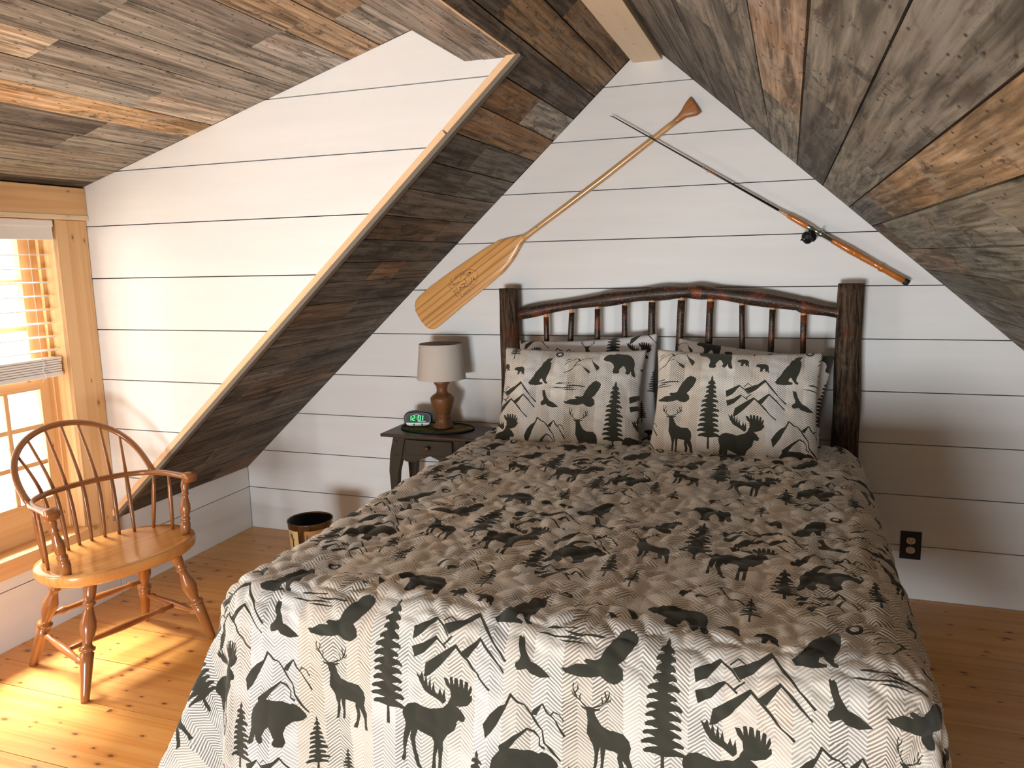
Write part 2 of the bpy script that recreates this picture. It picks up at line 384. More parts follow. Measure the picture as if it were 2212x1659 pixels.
# left main slope:  (u = Y, v = X) mapped on the slope
def slope_frame(x0, z0, s, sign=1):
    d = Vector((1, 0, s)); n = Vector((s, 0, -1)).normalized()     # n points into the room (down)
    if n.z > 0: n = -n
    base = Vector((x0, 0, z0))-n*.016
    return base-Vector((x0, 0, s*x0)), Vector((0, 1, 0)), d, n
cl = slab('ceiling', (XH1-.0, zl(XH1)), (ridge[0]+.02, zl(ridge[0]+.02)), YB-.1, .1, 1, 'left roof slope lined with reclaimed grey-brown boards')
sl2 = slab('backing', (XK-.15, zl(XK-.15)), (XH1, zl(XH1)), YC+.02, .1, 1, None); sl2.parent = cl
sl3 = slab('backing', (XK-.15, zl(XK-.15)), (XH1, zl(XH1)), YB-.1, YD-.02, 1, None); sl3.parent = cl
frS = slope_frame(XK, .367, SL)
cutsL = [-.634, -.674, -.773, -.875, -.975, -1.075, -1.172, -1.277, -1.378, -1.483, -1.582, -1.678, -1.767, -1.868, -1.968, -2.07, -2.17, -2.27, -2.37, -2.47, -2.57, -2.67, -2.77, -2.87, -2.97]
def R_(y0, x0, y1, x1): return [(y0, x0), (y1, x0), (y1, x1), (y0, x1)]
regL = [R_(YB, XH1, 0, ridge[0]), R_(YC, XK, 0, XH1), R_(YB, XK, YD, XH1)]
jl = {0: [], 1: [-.90], 2: [-1.31], 3: [-1.6], 4: [-.509], 5: [], 6: [-.602], 7: [-.498], 8: [], 9: [-.3], 10: [], 11: [-.376, -.62], 12: [], 13: [-.5], 14: [], 15: [-.35]}
tl = {0: [BROWN, BROWN], 1: [(.26, .165, .09), DGREY], 2: [(.29, .19, .10), DGREY], 3: [(.15, .12, .09), (.13, .11, .08)], 4: [LGREY, (.30, .17, .08)], 5: [(.30, .175, .085)], 6: [(.17, .15, .12), DGREY],
      7: [(.16, .14, .11), DGREY], 8: [(.17, .135, .10)], 9: [(.17, .12, .085), DBROWN], 10: [DGREY], 11: [(.14, .12, .09), (.26, .16, .09), DGREY], 12: [DGREY], 13: [DGREY, DBROWN], 14: [(.13, .10, .075)], 15: [DGREY, DGREY]}
slope_planks(cl, frS, cutsL, regL, jl, tl, [DGREY, DGREY, DBROWN, (.14, .12, .095)], YB, 0)
# the part of the boards that overlaps two regions is cut exactly at the trim line
# right slope
cr = slab('ceiling', (ridge[0]-.02, zr(ridge[0]-.02)), (XR+.15, zr(XR+.15)), YB-.1, .1, 1, 'right roof slope lined with reclaimed boards fanning above the bed')
frR = slope_frame(-.546, 2.404, -SR)
cutsR = [-.634, -.545, -.432, -.32, -.207, -.091, .015, .121, .229, .323, .437, .536]
while cutsR[-1] < XR: cutsR.append(cutsR[-1]+.105)
jr = {0: [], 1: [], 2: [-1.9], 3: [-1.5], 4: [-.75], 5: [-1.236], 6: [-1.672], 7: [-1.338], 8: [-.762], 9: [-.352, -1.95], 10: [-1.0], 11: [-1.208]}
tr_ = {0: [DGREY], 1: [(.12, .105, .085)], 2: [(.12, .105, .085), (.15, .13, .11)], 3: [(.11, .097, .08), (.17, .15, .12)], 4: [(.17, .15, .12), (.15, .135, .11)], 5: [(.22, .20, .155), (.27, .19, .125)], 6: [(.10, .088, .072), (.14, .125, .10)],
       7: [(.20, .18, .14), (.14, .125, .10)], 8: [(.15, .137, .115), (.28, .185, .10)], 9: [(.14, .095, .06), (.19, .175, .135), (.17, .145, .10)], 10: [(.25, .18, .12), (.17, .155, .12)], 11: [(.12, .108, .08), (.17, .14, .095)]}
slope_planks(cr, frR, cutsR, [[(YB, ridge[0]), (0, ridge[0]), (0, XR), (YB, XR)]], jr, tr_, [(.16, .14, .11), (.14, .125, .085), DGREY, (.21, .14, .085)], YB, 0)
# dormer ceiling
cd = slab('ceiling', (XK-.12, zd(XK-.12)), (XH0, zd(XH0)), YD-.05, YC+.05, 1, 'low dormer ceiling of pale and dark reclaimed boards')
frD = slope_frame(XK, 1.885, .2895)
cutsD = [XK, -2.89, -2.755, -2.625, -2.495, -2.363, -2.229, -2.098, -1.965, -1.84, -1.71, -1.58, -1.45, -1.32, -1.19, XH0]
jd = {0: [-1.9], 1: [-1.75], 2: [-1.6], 3: [-1.403], 4: [-1.369], 5: [], 6: [-1.386], 7: [-1.903], 8: [], 9: [-1.899], 10: [-1.387], 11: [-1.38], 12: [-1.3], 13: [], 14: []}
td = {0: [DGREY, GREY], 1: [(.28, .26, .2), LGREY], 2: [(.27, .25, .21), LGREY], 3: [(.27, .25, .21), (.15, .13, .11)], 4: [(.30, .27, .23), (.15, .13, .11)], 5: [HONEY], 6: [(.46, .39, .31), (.30, .28, .24)],
      7: [(.28, .25, .21), (.52, .42, .30)], 8: [(.27, .24, .20)], 9: [(.28, .25, .21), (.22, .20, .165)], 10: [(.34, .31, .27), (.22, .19, .16)], 11: [(.36, .25, .15), (.36, .25, .15)], 12: [(.34, .30, .25), (.33, .23, .14)], 13: [(.36, .32, .29)], 14: [LGREY]}
slope_planks(cd, frD, cutsD, [[(YD, XK), (YC, XK), (YC, XH0), (YD, XH0)]], jd, td, [LGREY, GREY, TAN, HONEY], YD, YC)
# dropped header where the dormer meets the roof
hd = box('trim_1', (XH0+.004, YD, ZH+.017), (XH1-.001, YC+.03, ZH+.20), M_BACK); tag(hd, 'board-clad header where the dormer ceiling meets the roof slope', 'header', kind='structure')
frH = (Vector((0, 0, ZH+.016)), Vector((0, 1, 0)), Vector((1, 0, 0)), Vector((0, 0, -1)))
regH = R_(YD, XH0, YC, XH1)
plank(hd, frH, YD, YC, XH0, -1.045, regH, M_BARN, .002, .016, (.26, .225, .19)); plank(hd, frH, YD, YC, -1.045, XH1-.003, regH, M_BARN, .002, .016, (.32, .28, .24))
box('plank', (XH0-.012, YD, ZH+.002), (XH0+.002, YC, zd(XH0)), M_BARN, hd).color = (*GREY, 1)
e1 = box('edge_strip', (XH1-.006, YD, ZH-.003), (XH1+.002, YC-.02, ZH+.016), M_EDGE, hd)
# light sawn edge of the slope boards along the dormer cheek
d3 = Vector((1, 0, SL)).normalized(); n3 = Vector((SL, 0, -1)).normalized()
frT = (Vector((XK, YC+.004, .367)), d3, -n3, Vector((0, -1, 0)))
Ls = (Vector((XH1, 0, zl(XH1)))-Vector((XK, 0, .367))).length
tr2 = prism('trim_2', [(-.045, .003), (Ls*.867, .003), (Ls*.867, .026), (-.01, .026)], .030, M_EDGE, None, frT)
tag(tr2, 'pale sawn pine board edge running down the dormer opening', 'trim', kind='structure')
prism('upper_strip', [(Ls*.870, .001), (Ls+.004, .001), (Ls+.0, .024), (Ls*.870, .024)], .033, M_EDGE, tr2, frT)
prism('grey_board', [(-.05, -.014), (Ls+.01, -.014), (Ls+.01, .002), (-.045, .002)], .030, M_GREYEDGE, tr2, frT)
# ridge beam
rb = box('ridge_beam', (-.697, YB, 2.397), (-.566, 0, 2.52), M_BEAM, None, .002); tag(rb, 'pale planed pine ridge beam at the ceiling peak', 'beam', kind='structure')

# ---- unseen rest of the room: right knee wall, gable behind the camera with its window
wr = box('wall_right', (XR, YB-.1, -.1), (XR+.1, .1, .45), M_SHELL); tag(wr, 'low knee wall darkened to cut bounce on the right, out of view', 'wall', kind='structure')
wf = empty('wall_front', (0, YB, 0), 'gable wall darkened to cut bounce, opposite the bed, out of view', 'wall', kind='structure')
for lo, hi in (((XK-.1, -.1, -.1), (-1.6, 0, 2.7)), ((-.3, -.1, -.1), (XR+.1, 0, 2.7)), ((-1.6, -.1, -.1), (-.3, 0, .06)), ((-1.6, -.1, .74), (-.3, 0, 2.7))):
    box('wall_panel', lo, hi, M_SHELL, wf)
wd = prism('wall_dormer_far', [(XK-.1, .2), (XH1+.05, 2.2), (XH1+.05, 2.55), (XK-.1, 1.95)], .05, M_SHELL, None, (Vector((0, YD, 0)), Vector((1, 0, 0)), Vector((0, 0, 1)), Vector((0, -1, 0))))
tag(wd, 'unseen side wall, darkened to cut bounce, at the far end of the window dormer', 'wall', kind='structure')

# ------------------------------------------------------------------ windows on the left wall
def window(n, yr, label, casing_r, casing_l):
    yl = yr-.80; z0, z1 = .383, 1.745; x = XK
    w = empty('window_%d' % n, (0, 0, 0), label, 'window', kind='structure')
    box('casing', (x-.004, yr, .296), (x+.019, casing_r, 1.7445), M_CASE, w, .0015)
    if casing_l: box('casing', (x-.004, casing_l, .296), (x+.019, yl, 1.7445), M_CASE, w, .0015)
    # jamb liners
    box('jamb', (x-.125, yr, z0-.02), (x+.0175, yr+.018, z1+.0), M_CASE, w); box('jamb', (x-.125, yl-.018, z0-.02), (x+.0175, yl, z1), M_CASE, w)
    box('jamb', (x-.125, yl-.018, z1-.002), (x+.0, yr+.018, z1+.018), M_CASE, w)
    box('stool', (x-.125, yl-.02, z0-.022), (x+.038, yr+.008, z0), M_CASE, w, .003)
    # stops
    for ya, yb in ((yr-.020, yr), (yl, yl+.020)): box('stop', (x-.085, ya, z0), (x-.068, yb, z1), M_CASE, w, .001)
    # two sashes of divided lites
    for (xa, za, zb, rail_b, rail_t) in ((x-.108, z0, 1.075, .165, .05), (x-.140, 1.04, z1, .05, .06)):
        s = box('sash', (xa, yl+.0005, za), (xa+.032, yl+.085, zb), M_CASE, w, .001)
        box('stile', (xa, yr-.085, za), (xa+.032, yr-.0005, zb), M_CASE, s, .001)
        box('rail', (xa, yl+.085, za), (xa+.032, yr-.085, za+rail_b), M_CASE, s, .001); box('rail', (xa, yl+.085, zb-rail_t), (xa+.032, yr-.085, zb), M_CASE, s, .001)
        ga, gb, gz0, gz1 = yl+.085, yr-.085, za+rail_b, zb-rail_t
        for k in range(1, 4):
            y = gb+(ga-gb)*k/4; box('muntin', (xa+.006, y-.010, gz0), (xa+.028, y+.010, gz1), M_CASE, s, .002)
        for k in range(1, 3):
            z = gz0+(gz1-gz0)*k/3; box('muntin', (xa+.007, ga, z-.010), (xa+.027, gb, z+.010), M_CASE, s, .002)
        for i in range(4):
            for k in range(3):
                box('pane', (xa+.014, ga+(gb-ga)*i/4, gz0+(gz1-gz0)*k/3), (xa+.018, ga+(gb-ga)*(i+1)/4, gz0+(gz1-gz0)*(k+1)/3), M_GLASS, s)
    return w
w1 = window(1, -1.134, 'pine-cased divided-light window beside the wooden armchair', YC-.002, -2.034)
w2 = window(2, -2.114, 'second pine window of the dormer, out of view', -2.036, -3.05)
hc = box('trim_3', (XK-.004, YD, 1.7455), (XK+.030, YC-.001, 1.884), M_CASE, None, .002); tag(hc, 'wide knotty pine header board above the windows', 'trim', kind='structure')
box('bead', (XK+.028, YD, 1.7460), (XK+.034, YC-.001, 1.766), M_BEAM, hc, .001)
ap = box('trim_4', (XK-.004, YD, .298), (XK+.016, YC-.001, .3605), M_CASE, None, .002); tag(ap, 'pine apron board under the window sill', 'trim', kind='structure')

def blind(yr, name, label):
    yl = yr-.78; x = XK-.03
    b = empty(name, (0, 0, 0), label, 'blind')
    box('valance', (XK-.012, yl, 1.660), (XK+.012, yr, 1.742), M_BLIND, b, .002); box('valance_cap', (XK-.014, yl-.002, 1.712), (XK+.020, yr+.002, 1.744), M_BLIND, b, .006)
    box('headrail', (x-.05, yl, 1.70), (x+.014, yr, 1.742), M_BLIND, b)
    z = 1.599
    first = None
    while z > 1.19:
        if first is None:
            first = box('slat', (-.025, yl+.004, -.0014), (.025, yr-.006, .0014), M_BLIND, b, .0006, 1, Matrix.Rotation(math.radians(4), 3, 'Y')); o = first
        else: o = first.copy(); COL.objects.link(o); o.parent = b
        o.location = (x-.012, 0, z); z -= .058
    for k in range(6):
        box('slat', (x-.037+random.uniform(-.003, .003), yl+.004, 1.100+k*.0105), (x+.016+random.uniform(-.003, .003), yr-.004, 1.1085+k*.0105), M_BLIND, b, .0015)
    box('bottom_rail', (x-.038, yl+.002, 1.078), (x+.017, yr-.002, 1.0985), M_BLIND, b, .004)
    for y in (yr-.10, yl+.10): tube('ladder_cord', [(x+.018, y, 1.70), (x+.019, y, 1.165)], .0010, M_BLIND, b, 5)
    yc = yr-.10
    tube('tie_string', smooth_curve([(x+.018, yc-.004, 1.165), (x+.023, yc+.006, 1.14), (x+.022, yc-.004, 1.11), (x+.024, yc+.008, 1.085), (x+.016, yc, 1.072), (x+.026, yc-.012, 1.065)], 4), .0016, M_BLIND, b, 5)
    return b
blind(-1.146, 'window_blind', 'white slatted blind half raised in the window by the armchair')

# ------------------------------------------------------------------ wildlife print (flat print on the fabric): silhouettes drawn here
TW, TP = .63, .72
NX, NY = 1680, 1920
mask = np.zeros((NY, NX), dtype=np.float32)
def P(s): return [tuple(float(q) for q in w.split(',')) for w in s.split()]
def fill_uv(poly):              # poly in (u, t=-b) metres
    A = np.array(poly)*[NX/TW, NY/TP]
    x0, y0 = np.floor(A.min(0)).astype(int)-1; x1, y1 = np.ceil(A.max(0)).astype(int)+1
    xx = np.arange(x0, x1)+.5; yy = np.arange(y0, y1)+.5; ins = np.zeros((len(yy), len(xx)), bool)
    for i in range(len(A)):
        ax, ay = A[i]; bx, by = A[(i+1) % len(A)]
        if ay == by: continue
        rows = ((yy >= min(ay, by)) & (yy < max(ay, by)))
        if not rows.any(): continue
        xi = ax+(yy[rows]-ay)*(bx-ax)/(by-ay); ins[rows] ^= xx[None, :] < xi[:, None]
    I = np.ix_(np.arange(y0, y1) % NY, np.arange(x0, x1) % NX); mask[I] = np.maximum(mask[I], ins)
def stroke(pts, w):
    out = []; back = []; n = len(pts)
    for i, (x, y) in enumerate(pts):
        a, b = pts[max(i-1, 0)], pts[min(i+1, n-1)]; dx, dy = b[0]-a[0], b[1]-a[1]; l = math.hypot(dx, dy) or 1
        ww = w/2*(1+.35*math.sin(i*2.1)); out.append((x-dy/l*ww, y+dx/l*ww)); back.append((x+dy/l*ww, y-dx/l*ww))
    return out+back[::-1]
def place(parts, cx, cy, u, b, s, mirror=False, sy=None):
    for p in parts: fill_uv([(u+(-1 if mirror else 1)*(x-cx)*s, -b-(y-cy)*(sy or s)) for x, y in p])
DEER = [P('1440,755 1405,745 1412,762 1448,775 1455,850 1450,960 1490,1050 1505,1120 1500,1220 1480,1262 1510,1252 1525,1200 1535,1110 1548,1060 1553,1180 1543,1252 1566,1250 1575,1180 1585,1100 1590,1065 1680,1078 1675,1120 1690,1180 1680,1232 1650,1300 1690,1300 1707,1240 1727,1180 1715,1120 1745,1160 1765,1240 1765,1300 1797,1296 1790,1240 1788,1150 1765,1080 1777,1020 1765,960 1720,915 1620,910 1560,880 1515,800 1512,775 1550,762 1552,750 1512,755 1495,745 1455,745'),
        stroke(P('1450,750 1430,735 1400,715 1378,690 1365,655 1350,620 1353,585'), 11), stroke(P('1366,655 1388,620 1385,590'), 9), stroke(P('1378,692 1352,665 1342,640'), 8), stroke(P('1402,716 1398,680 1410,655'), 8),
        stroke(P('1500,748 1530,735 1560,722 1590,695 1608,665 1618,630 1616,612'), 11), stroke(P('1600,675 1588,640 1584,615'), 9), stroke(P('1565,718 1566,685 1556,660'), 8), stroke(P('1590,694 1622,680 1632,660'), 8)]
MOOSE = [P('330,1150 240,1175 200,1165 130,1150 80,1160 45,1200 40,1230 60,1300 45,1380 40,1450 45,1500 30,1550 50,1565 65,1540 62,1480 78,1400 100,1340 92,1390 110,1450 125,1530 150,1586 190,1600 165,1560 142,1470 132,1390 150,1330 250,1365 265,1400 255,1480 250,1560 243,1600 275,1610 277,1500 292,1440 300,1500 290,1600 317,1600 325,1500 332,1380 362,1330 412,1290 432,1240 425,1240 440,1215 480,1217 492,1190 462,1150 430,1125 370,1110'),
         P('138,936 162,1000 198,1052 260,1086 328,1128 350,1106 340,1020 326,1066 310,1018 296,1064 278,1050 266,985 252,1040 240,950 228,1020 210,942 200,992 178,930 164,962'),
         P('332,948 348,990 378,1022 384,1075 362,1112 400,1124 450,1122 508,1102 540,1062 536,1030 520,1040 534,1000 526,968 506,1012 508,955 488,945 478,1000 472,940 452,936 446,992 436,935 414,932 410,985 398,930 378,935 382,985 362,950')]
BEAR = [P('765,1500 780,1450 790,1400 785,1330 800,1260 840,1210 900,1180 980,1180 1040,1175 1100,1195 1120,1185 1150,1195 1180,1215 1215,1260 1220,1285 1190,1310 1120,1320 1080,1350 1060,1400 1075,1470 1060,1500 1000,1500 975,1480 990,1450 965,1400 940,1370 915,1390 890,1440 905,1480 870,1500 840,1470 830,1440 820,1490 800,1515 770,1520')]
WOLF = [P('845,270 838,282 825,280 780,300 770,325 740,345 720,400 700,420 660,480 640,530 610,570 580,615 600,640 680,645 760,630 765,610 720,600 725,570 745,555 765,590 790,620 820,625 822,605 800,592 800,560 815,520 830,480 845,400 845,350 830,330 850,290')]
EAGLE = [P('1090,855 1130,850 1180,820 1250,815 1225,800 1240,783 1290,785 1320,770 1340,720 1380,650 1420,600 1470,575 1478,590 1492,582 1500,598 1512,595 1518,612 1526,615 1525,640 1500,700 1460,760 1430,790 1460,820 1468,865 1440,890 1415,902 1370,895 1330,870 1280,885 1200,890 1120,880')]
EAGLE2 = [P('790,770 797,762 805,772 813,765 825,778 840,830 880,890 900,895 930,910 965,935 990,955 930,967 870,950 850,930 820,942 800,945 788,925 792,905 812,890 820,870 800,820')]
M1 = [P('950,670 920,740 870,770 820,820 770,900 790,985 830,940 870,880 930,760 960,690'), stroke(P('950,672 1010,720 1050,730 1090,775 1130,830 1170,880 1185,960 1230,1010 1290,1085'), 13),
      P('1170,698 1110,750 1093,785 1130,790 1168,715'), stroke(P('1170,702 1200,755 1240,790 1275,850 1315,915'), 12), stroke(P('1225,775 1245,748 1280,762 1305,808'), 10),
      P('1072,868 1000,920 888,1010 900,1060 940,1040 1010,950 1082,877'), stroke(P('1072,870 1120,890 1155,930 1155,980 1190,1000'), 11)]
M2 = [P('900,435 860,460 785,500 795,562 850,530 912,447'), P('1132,373 1080,420 960,472 1000,520 1060,482 1145,396'), stroke(P('902,437 960,482 1000,528'), 9), stroke(P('950,455 985,420 1032,452'), 8),
      stroke(P('1132,376 1200,460 1260,530 1335,602'), 13), P('925,533 860,572 795,597 810,652 870,620 936,546'), stroke(P('925,535 990,582'), 8), P('1180,508 1130,550 1080,592 1120,617 1185,524'),
      stroke(P('1175,512 1240,572 1325,660'), 11), stroke(P('1022,525 970,572'), 8), P('1045,556 980,600 880,670 865,752 900,740 970,670 1055,572'), stroke(P('1045,560 1130,640 1190,710 1250,760'), 12)]
M3 = [stroke(P('1020,420 1060,372 1110,352 1165,315'), 7), P('1163,312 1200,330 1218,362 1188,356'), stroke(P('1025,525 1110,480 1150,420 1212,402'), 9), stroke(P('1130,450 1170,370 1240,325 1335,310'), 9),
      P('1335,307 1372,370 1442,420 1452,450 1425,487 1390,430 1358,368'), P('1213,398 1260,440 1312,470 1347,500 1330,527 1290,490 1250,440'), stroke(P('1030,360 1060,335 1100,330'), 7)]
CLOUD = [P('908,632 960,618 1040,622 1102,616 1095,628 1020,630 960,638 915,640'), P('1008,645 1080,650 1150,644 1282,655 1260,668 1160,660 1080,665'), P('848,686 920,676 1000,684 1080,672 1155,678 1080,688 990,694 920,690'), P('985,706 1060,700 1140,700 1203,696 1150,708 1060,714')]
def tree_parts(w, h, n, lobes, trunk, seed, thin=.5):
    """(parts in metres, y down, centre at the middle)"""
    rr = random.Random(seed); L = []; R = []
    for sd, out in ((-1, L), (1, R)):
        for i in range(n):
            y = -h/2+h*(1-trunk)*(i/n); env = w/2*(.10+.9*(i/n)**lobes)*rr.uniform(.78, 1.1); dy = h*(1-trunk)/n
            out += [(sd*env*thin*rr.uniform(.45, .9)*.8, y), (sd*env*.8, y+dy*.30), (sd*env, y+dy*.62), (sd*env*.93, y+dy*.88), (sd*env*thin, y+dy*.80)]
    body = [(0, -h/2-.004)]+R+[(w*.035, h/2-h*trunk), (w*.045, h/2), (-w*.045, h/2), (-w*.035, h/2-h*trunk)]+L[::-1]
    return [body]
def place_m(parts, u, b):
    for p in parts: fill_uv([(u+x, -b-y) for x, y in p])
place(DEER, 1565, 970, -.972+.63*0, 2.362, .00029)
place_m(tree_parts(.098, .295, 13, .55, .14, 3, .62), -.845, 2.272)
place(MOOSE, 265, 1280, -.728, 2.402, .000345)
place(M1, 1035, 880, -1.147, 2.366, .000335)
place(EAGLE, 1310, 740, -.985, 2.183, .00036)
place(EAGLE2, 890, 865, -1.125, 2.212, .00040)
place(CLOUD, 1065, 668, -1.052, 2.155, .00036)
place(M2, 1060, 560, -.672, 2.212, .00042)
place(WOLF, 715, 460, -1.184, 2.085, .00036)
for k in range(1):
    a = [(-1.108+.0175*math.cos(t*.2618), -1.997+.0165*math.sin(t*.2618)) for t in range(24)]; fill_uv(a)
    b2 = [(-1.108+.009*math.cos(t*.2618), -1.998+.0085*math.sin(t*.2618)) for t in range(24)]
    A = np.array(b2)*[NX/TW, NY/TP]; cxm, cym = A.mean(0); yy, xx = np.mgrid[int(cym)-30:int(cym)+30, int(cxm)-30:int(cxm)+30]
    inn = ((xx-cxm)/24)**2+((yy-cym)/21)**2 < 1; mask[yy[inn] % NY, xx[inn] % NX] = 0
place(M3, 1235, 415, -1.000, 2.052, .00036)
place(BEAR, 990, 1340, -.838, 2.036, .00031, True)
place(BEAR, 990, 1340, -.728, 2.060, .000105, True); place(BEAR, 990, 1340, -.652, 2.082, .000115, True)
place_m(tree_parts(.060, .120, 9, .8, .2, 5, .3), -.689, 1.962)
place_m(tree_parts(.085, .160, 10, .6, .16, 6, .5), -.618, 1.795)
place(BEAR, 990, 1340, -1.145, 1.745, .00034)
place(M2, 1060, 560, -1.150, 1.872, .00027)
place(M3, 1235, 415, -.776, 1.895, .00036, True)
place_m(tree_parts(.062, .150, 10, .75, .2, 8, .42), -1.045, 1.800); place_m(tree_parts(.055, .115, 9, .8, .2, 9, .3), -.972, 1.862)
img = bpy.data.images.new('wildlife_print', NX, NY, float_buffer=False); buf = np.ones((NY, NX, 4), dtype=np.float32); buf[..., 0] = mask; buf[..., 1] = mask; buf[..., 2] = mask
img.colorspace_settings.name = 'Non-Color'; img.pixels.foreach_set(buf.ravel()); img.update(); img.pack()

def fabric(name, herring=True, scale=1.0, base=(.78, .74, .66), ink=(.040, .040, .030), bumpy=.35):
    t = NT(name); tc = t.n('ShaderNodeTexCoord'); sx = t.n('ShaderNodeSeparateXYZ', Vector=tc.outputs['UV'])
    u, b = sx.outputs[0], sx.outputs[1]
    cv = t.n('ShaderNodeCombineXYZ', X=t.math('DIVIDE', u, TW*scale), Y=t.math('DIVIDE', t.math('MULTIPLY', b, -1), TP*scale))
    im = t.n('ShaderNodeTexImage', Vector=cv.outputs[0]); im.image = img; im.extension = 'REPEAT'; im.interpolation = 'Linear'
    m = t.sramp(im.outputs[0], .35, .65)
    col = C4(*base)
    if herring:
        x = t.math('DIVIDE', u, .066); tri = t.math('MULTIPLY', t.math('ABSOLUTE', t.math('SUBTRACT', t.math('FRACT', x), .5)), 2)
        idx = t.math('FLOOR', t.math('MULTIPLY', x, 2)); wn = t.n('ShaderNodeTexWhiteNoise', {'noise_dimensions': '1D'}, W=idx)
        idx2 = t.math('FLOOR', t.math('ADD', x, .5)); wn2 = t.n('ShaderNodeTexWhiteNoise', {'noise_dimensions': '1D'}, W=t.math('ADD', idx2, 31.7))
        s = t.math('FRACT', t.math('ADD', t.math('DIVIDE', b, .0088), t.math('MULTIPLY', tri, 3.1)))
        line = t.sramp(t.math('ABSOLUTE', t.math('SUBTRACT', s, .5)), .31, .19)
        fade = t.noise(t.n('ShaderNodeCombineXYZ', X=t.math('MULTIPLY', idx2, 3.7), Y=t.math('MULTIPLY', b, 7)).outputs[0], 1, 2)
        fade = t.math('MULTIPLY_ADD', t.sramp(fade, .34, .60), .58, .42)
        st = t.math('MULTIPLY', t.math('MULTIPLY', line, fade), t.math('MULTIPLY_ADD', wn.outputs[0], .28, .62))
        hue = t.ramp(wn2.outputs[0], [(0, C4(.05, .045, .035)), (.35, C4(.07, .055, .04)), (.55, C4(.34, .24, .15)), (.75, C4(.20, .20, .20)), (1, C4(.06, .05, .04))])
        tintf = t.ramp(t.math('FRACT', t.math('MULTIPLY', wn2.outputs[0], 7.3)), [(0, C4(.80, .77, .71)), (.4, C4(.72, .65, .56)), (.7, C4(.72, .71, .69)), (1, C4(.78, .73, .64))])
        col = t.mix(st, tintf, hue)
    col = t.mix(m, col, C4(*ink))
    wr = t.noise(t.uv(1, 1), 26, 4, .6, .6); wv = t.noise(t.uv(1, 1), 900, 1)
    t.bump(t.math('ADD', wr, t.math('MULTIPLY', wv, .12)), bumpy, .006)
    t.b.inputs['Sheen Weight'].default_value = .15
    return t.out(col, .88, None, .15)
M_QUILT = fabric('wildlife_quilt_print'); M_PCASE = fabric('white_wildlife_pillowcase', False, .8, (.74, .73, .74), (.045, .042, .04), .5)
M_SHEET = plain('white_sheet', (.72, .70, .68), .9)

# ------------------------------------------------------------------ bed
bed = empty('log_bed', (-.52, -1.1, 0), 'rustic log-frame bed with stick headboard against the shiplap wall', 'bed')
bed_off = Vector((-.52, -1.1, 0))
def B(p): return Vector(p)-bed_off
def log(name, a, b, r0, r1, mat, parent, n=18, seg=22, rough=.006, bend=0, knob=None):
    a, b = B(a), B(b); pts = []; rad = []
    sd = random.random()*100
    for i in range(seg+1):
        t = i/seg; p = a.lerp(b, t); p = p+Vector((noise.noise((t*2.2+sd, 0, 0))*rough*2+bend*math.sin(t*pi), noise.noise((0, t*2+sd, 0))*rough, 0)); pts.append(p); rad.append(r0+(r1-r0)*t)
    V, F, U = tube_data(pts, rad, n); ce = pts
    for i, v in enumerate(V):
        ring = min(i//n, seg); d = v-ce[ring]; nz = noise.noise(Vector((v.x*14+sd, v.y*14, v.z*5)))*rough+noise.noise(Vector((v.x*60+sd, v.y*60, v.z*16)))*rough*.35; V[i] = v+d.normalized()*nz
    return mesh_obj(name, V, F, mat, parent, U, smooth=True)
YH = -.085
log('post', (-1.290, YH, 0), (-1.2845, YH, 1.396), .054, .047, M_BARK, bed); log('post', (.246, YH, 0), (.2485, YH, 1.402), .060, .0505, M_BARK, bed)
for x, z, r in ((-1.2845, 1.3965, .044), (.2485, 1.4025, .048)): lathe('post_end', [(r, 0), (r*.98, .002)], M_HICK, bed, 18, B((x, YH, z-.003)))
railp = [(-1.244, 1.269), (-1.022, 1.309), (-.767, 1.344), (-.604, 1.362), (-.461, 1.371), (-.368, 1.370), (-.217, 1.353), (.004, 1.319), (.076, 1.302), (.215, 1.277)]
rp = smooth_curve([B((x, YH, z)) for x, z in railp], 6); rr = [.026+.0035*math.sin(i*.7)+.004*(i > 10 and i < 44) for i in range(len(rp))]; rr[0] = .018
rail = tube('top_rail', rp, rr, M_HICK, bed, 14)
log('lower_rail', (-1.28, YH, .62), (.24, YH, .62), .032, .030, M_HICK, bed, 12)
def railz(x):
    for (x0, z0), (x1, z1) in zip(railp, railp[1:]):
        if x0 <= x <= x1: return z0+(z1-z0)*(x-x0)/(x1-x0)
    return 1.3
tops = [-1.098, -.972, -.845, -.715, -.588, -.457, -.330, -.194, -.065, .062]; bots = [-1.100, -.977, -.856, -.717, -.599, -.476, -.333, -.189, -.069, .067]
M_TENON = plain('peeled_light_tenon', (.55, .33, .18), .5)
for i, (xt, xb) in enumerate(zip(tops, bots)):
    zt = railz(xt)-.024; zb = .63; xbb = xt+(xb-xt)*(zt-zb)/(zt-1.08); r = .0135 if i not in (4, 5, 6) else .0160
    sp = log('spindle', (xbb, YH, zb), (xt, YH, zt-.012), r*1.05, r, M_HICK, bed, 10, 12, .0022, random.uniform(-.007, .007))
    lathe('tenon', [(r*.98, 0), (r*.8, .010), (r*.66, .024)], M_TENON, sp, 10, B((xt, YH, zt-.013)))
for x in (-1.285, .245): log('side_rail', (x, YH, .33), (x, -2.12, .33), .045, .045, M_HICK, bed, 12)
for x in (-1.26, .20): log('foot_leg', (x, -2.08, 0), (x, -2.08, .40), .05, .05, M_BARK, bed, 12)
mt = box('mattress', B((-1.27, -2.12, .34)), B((.205, -.14, .695)), M_SHEET, bed, .06, 4)
for p in mt.data.polygons: p.use_smooth = True
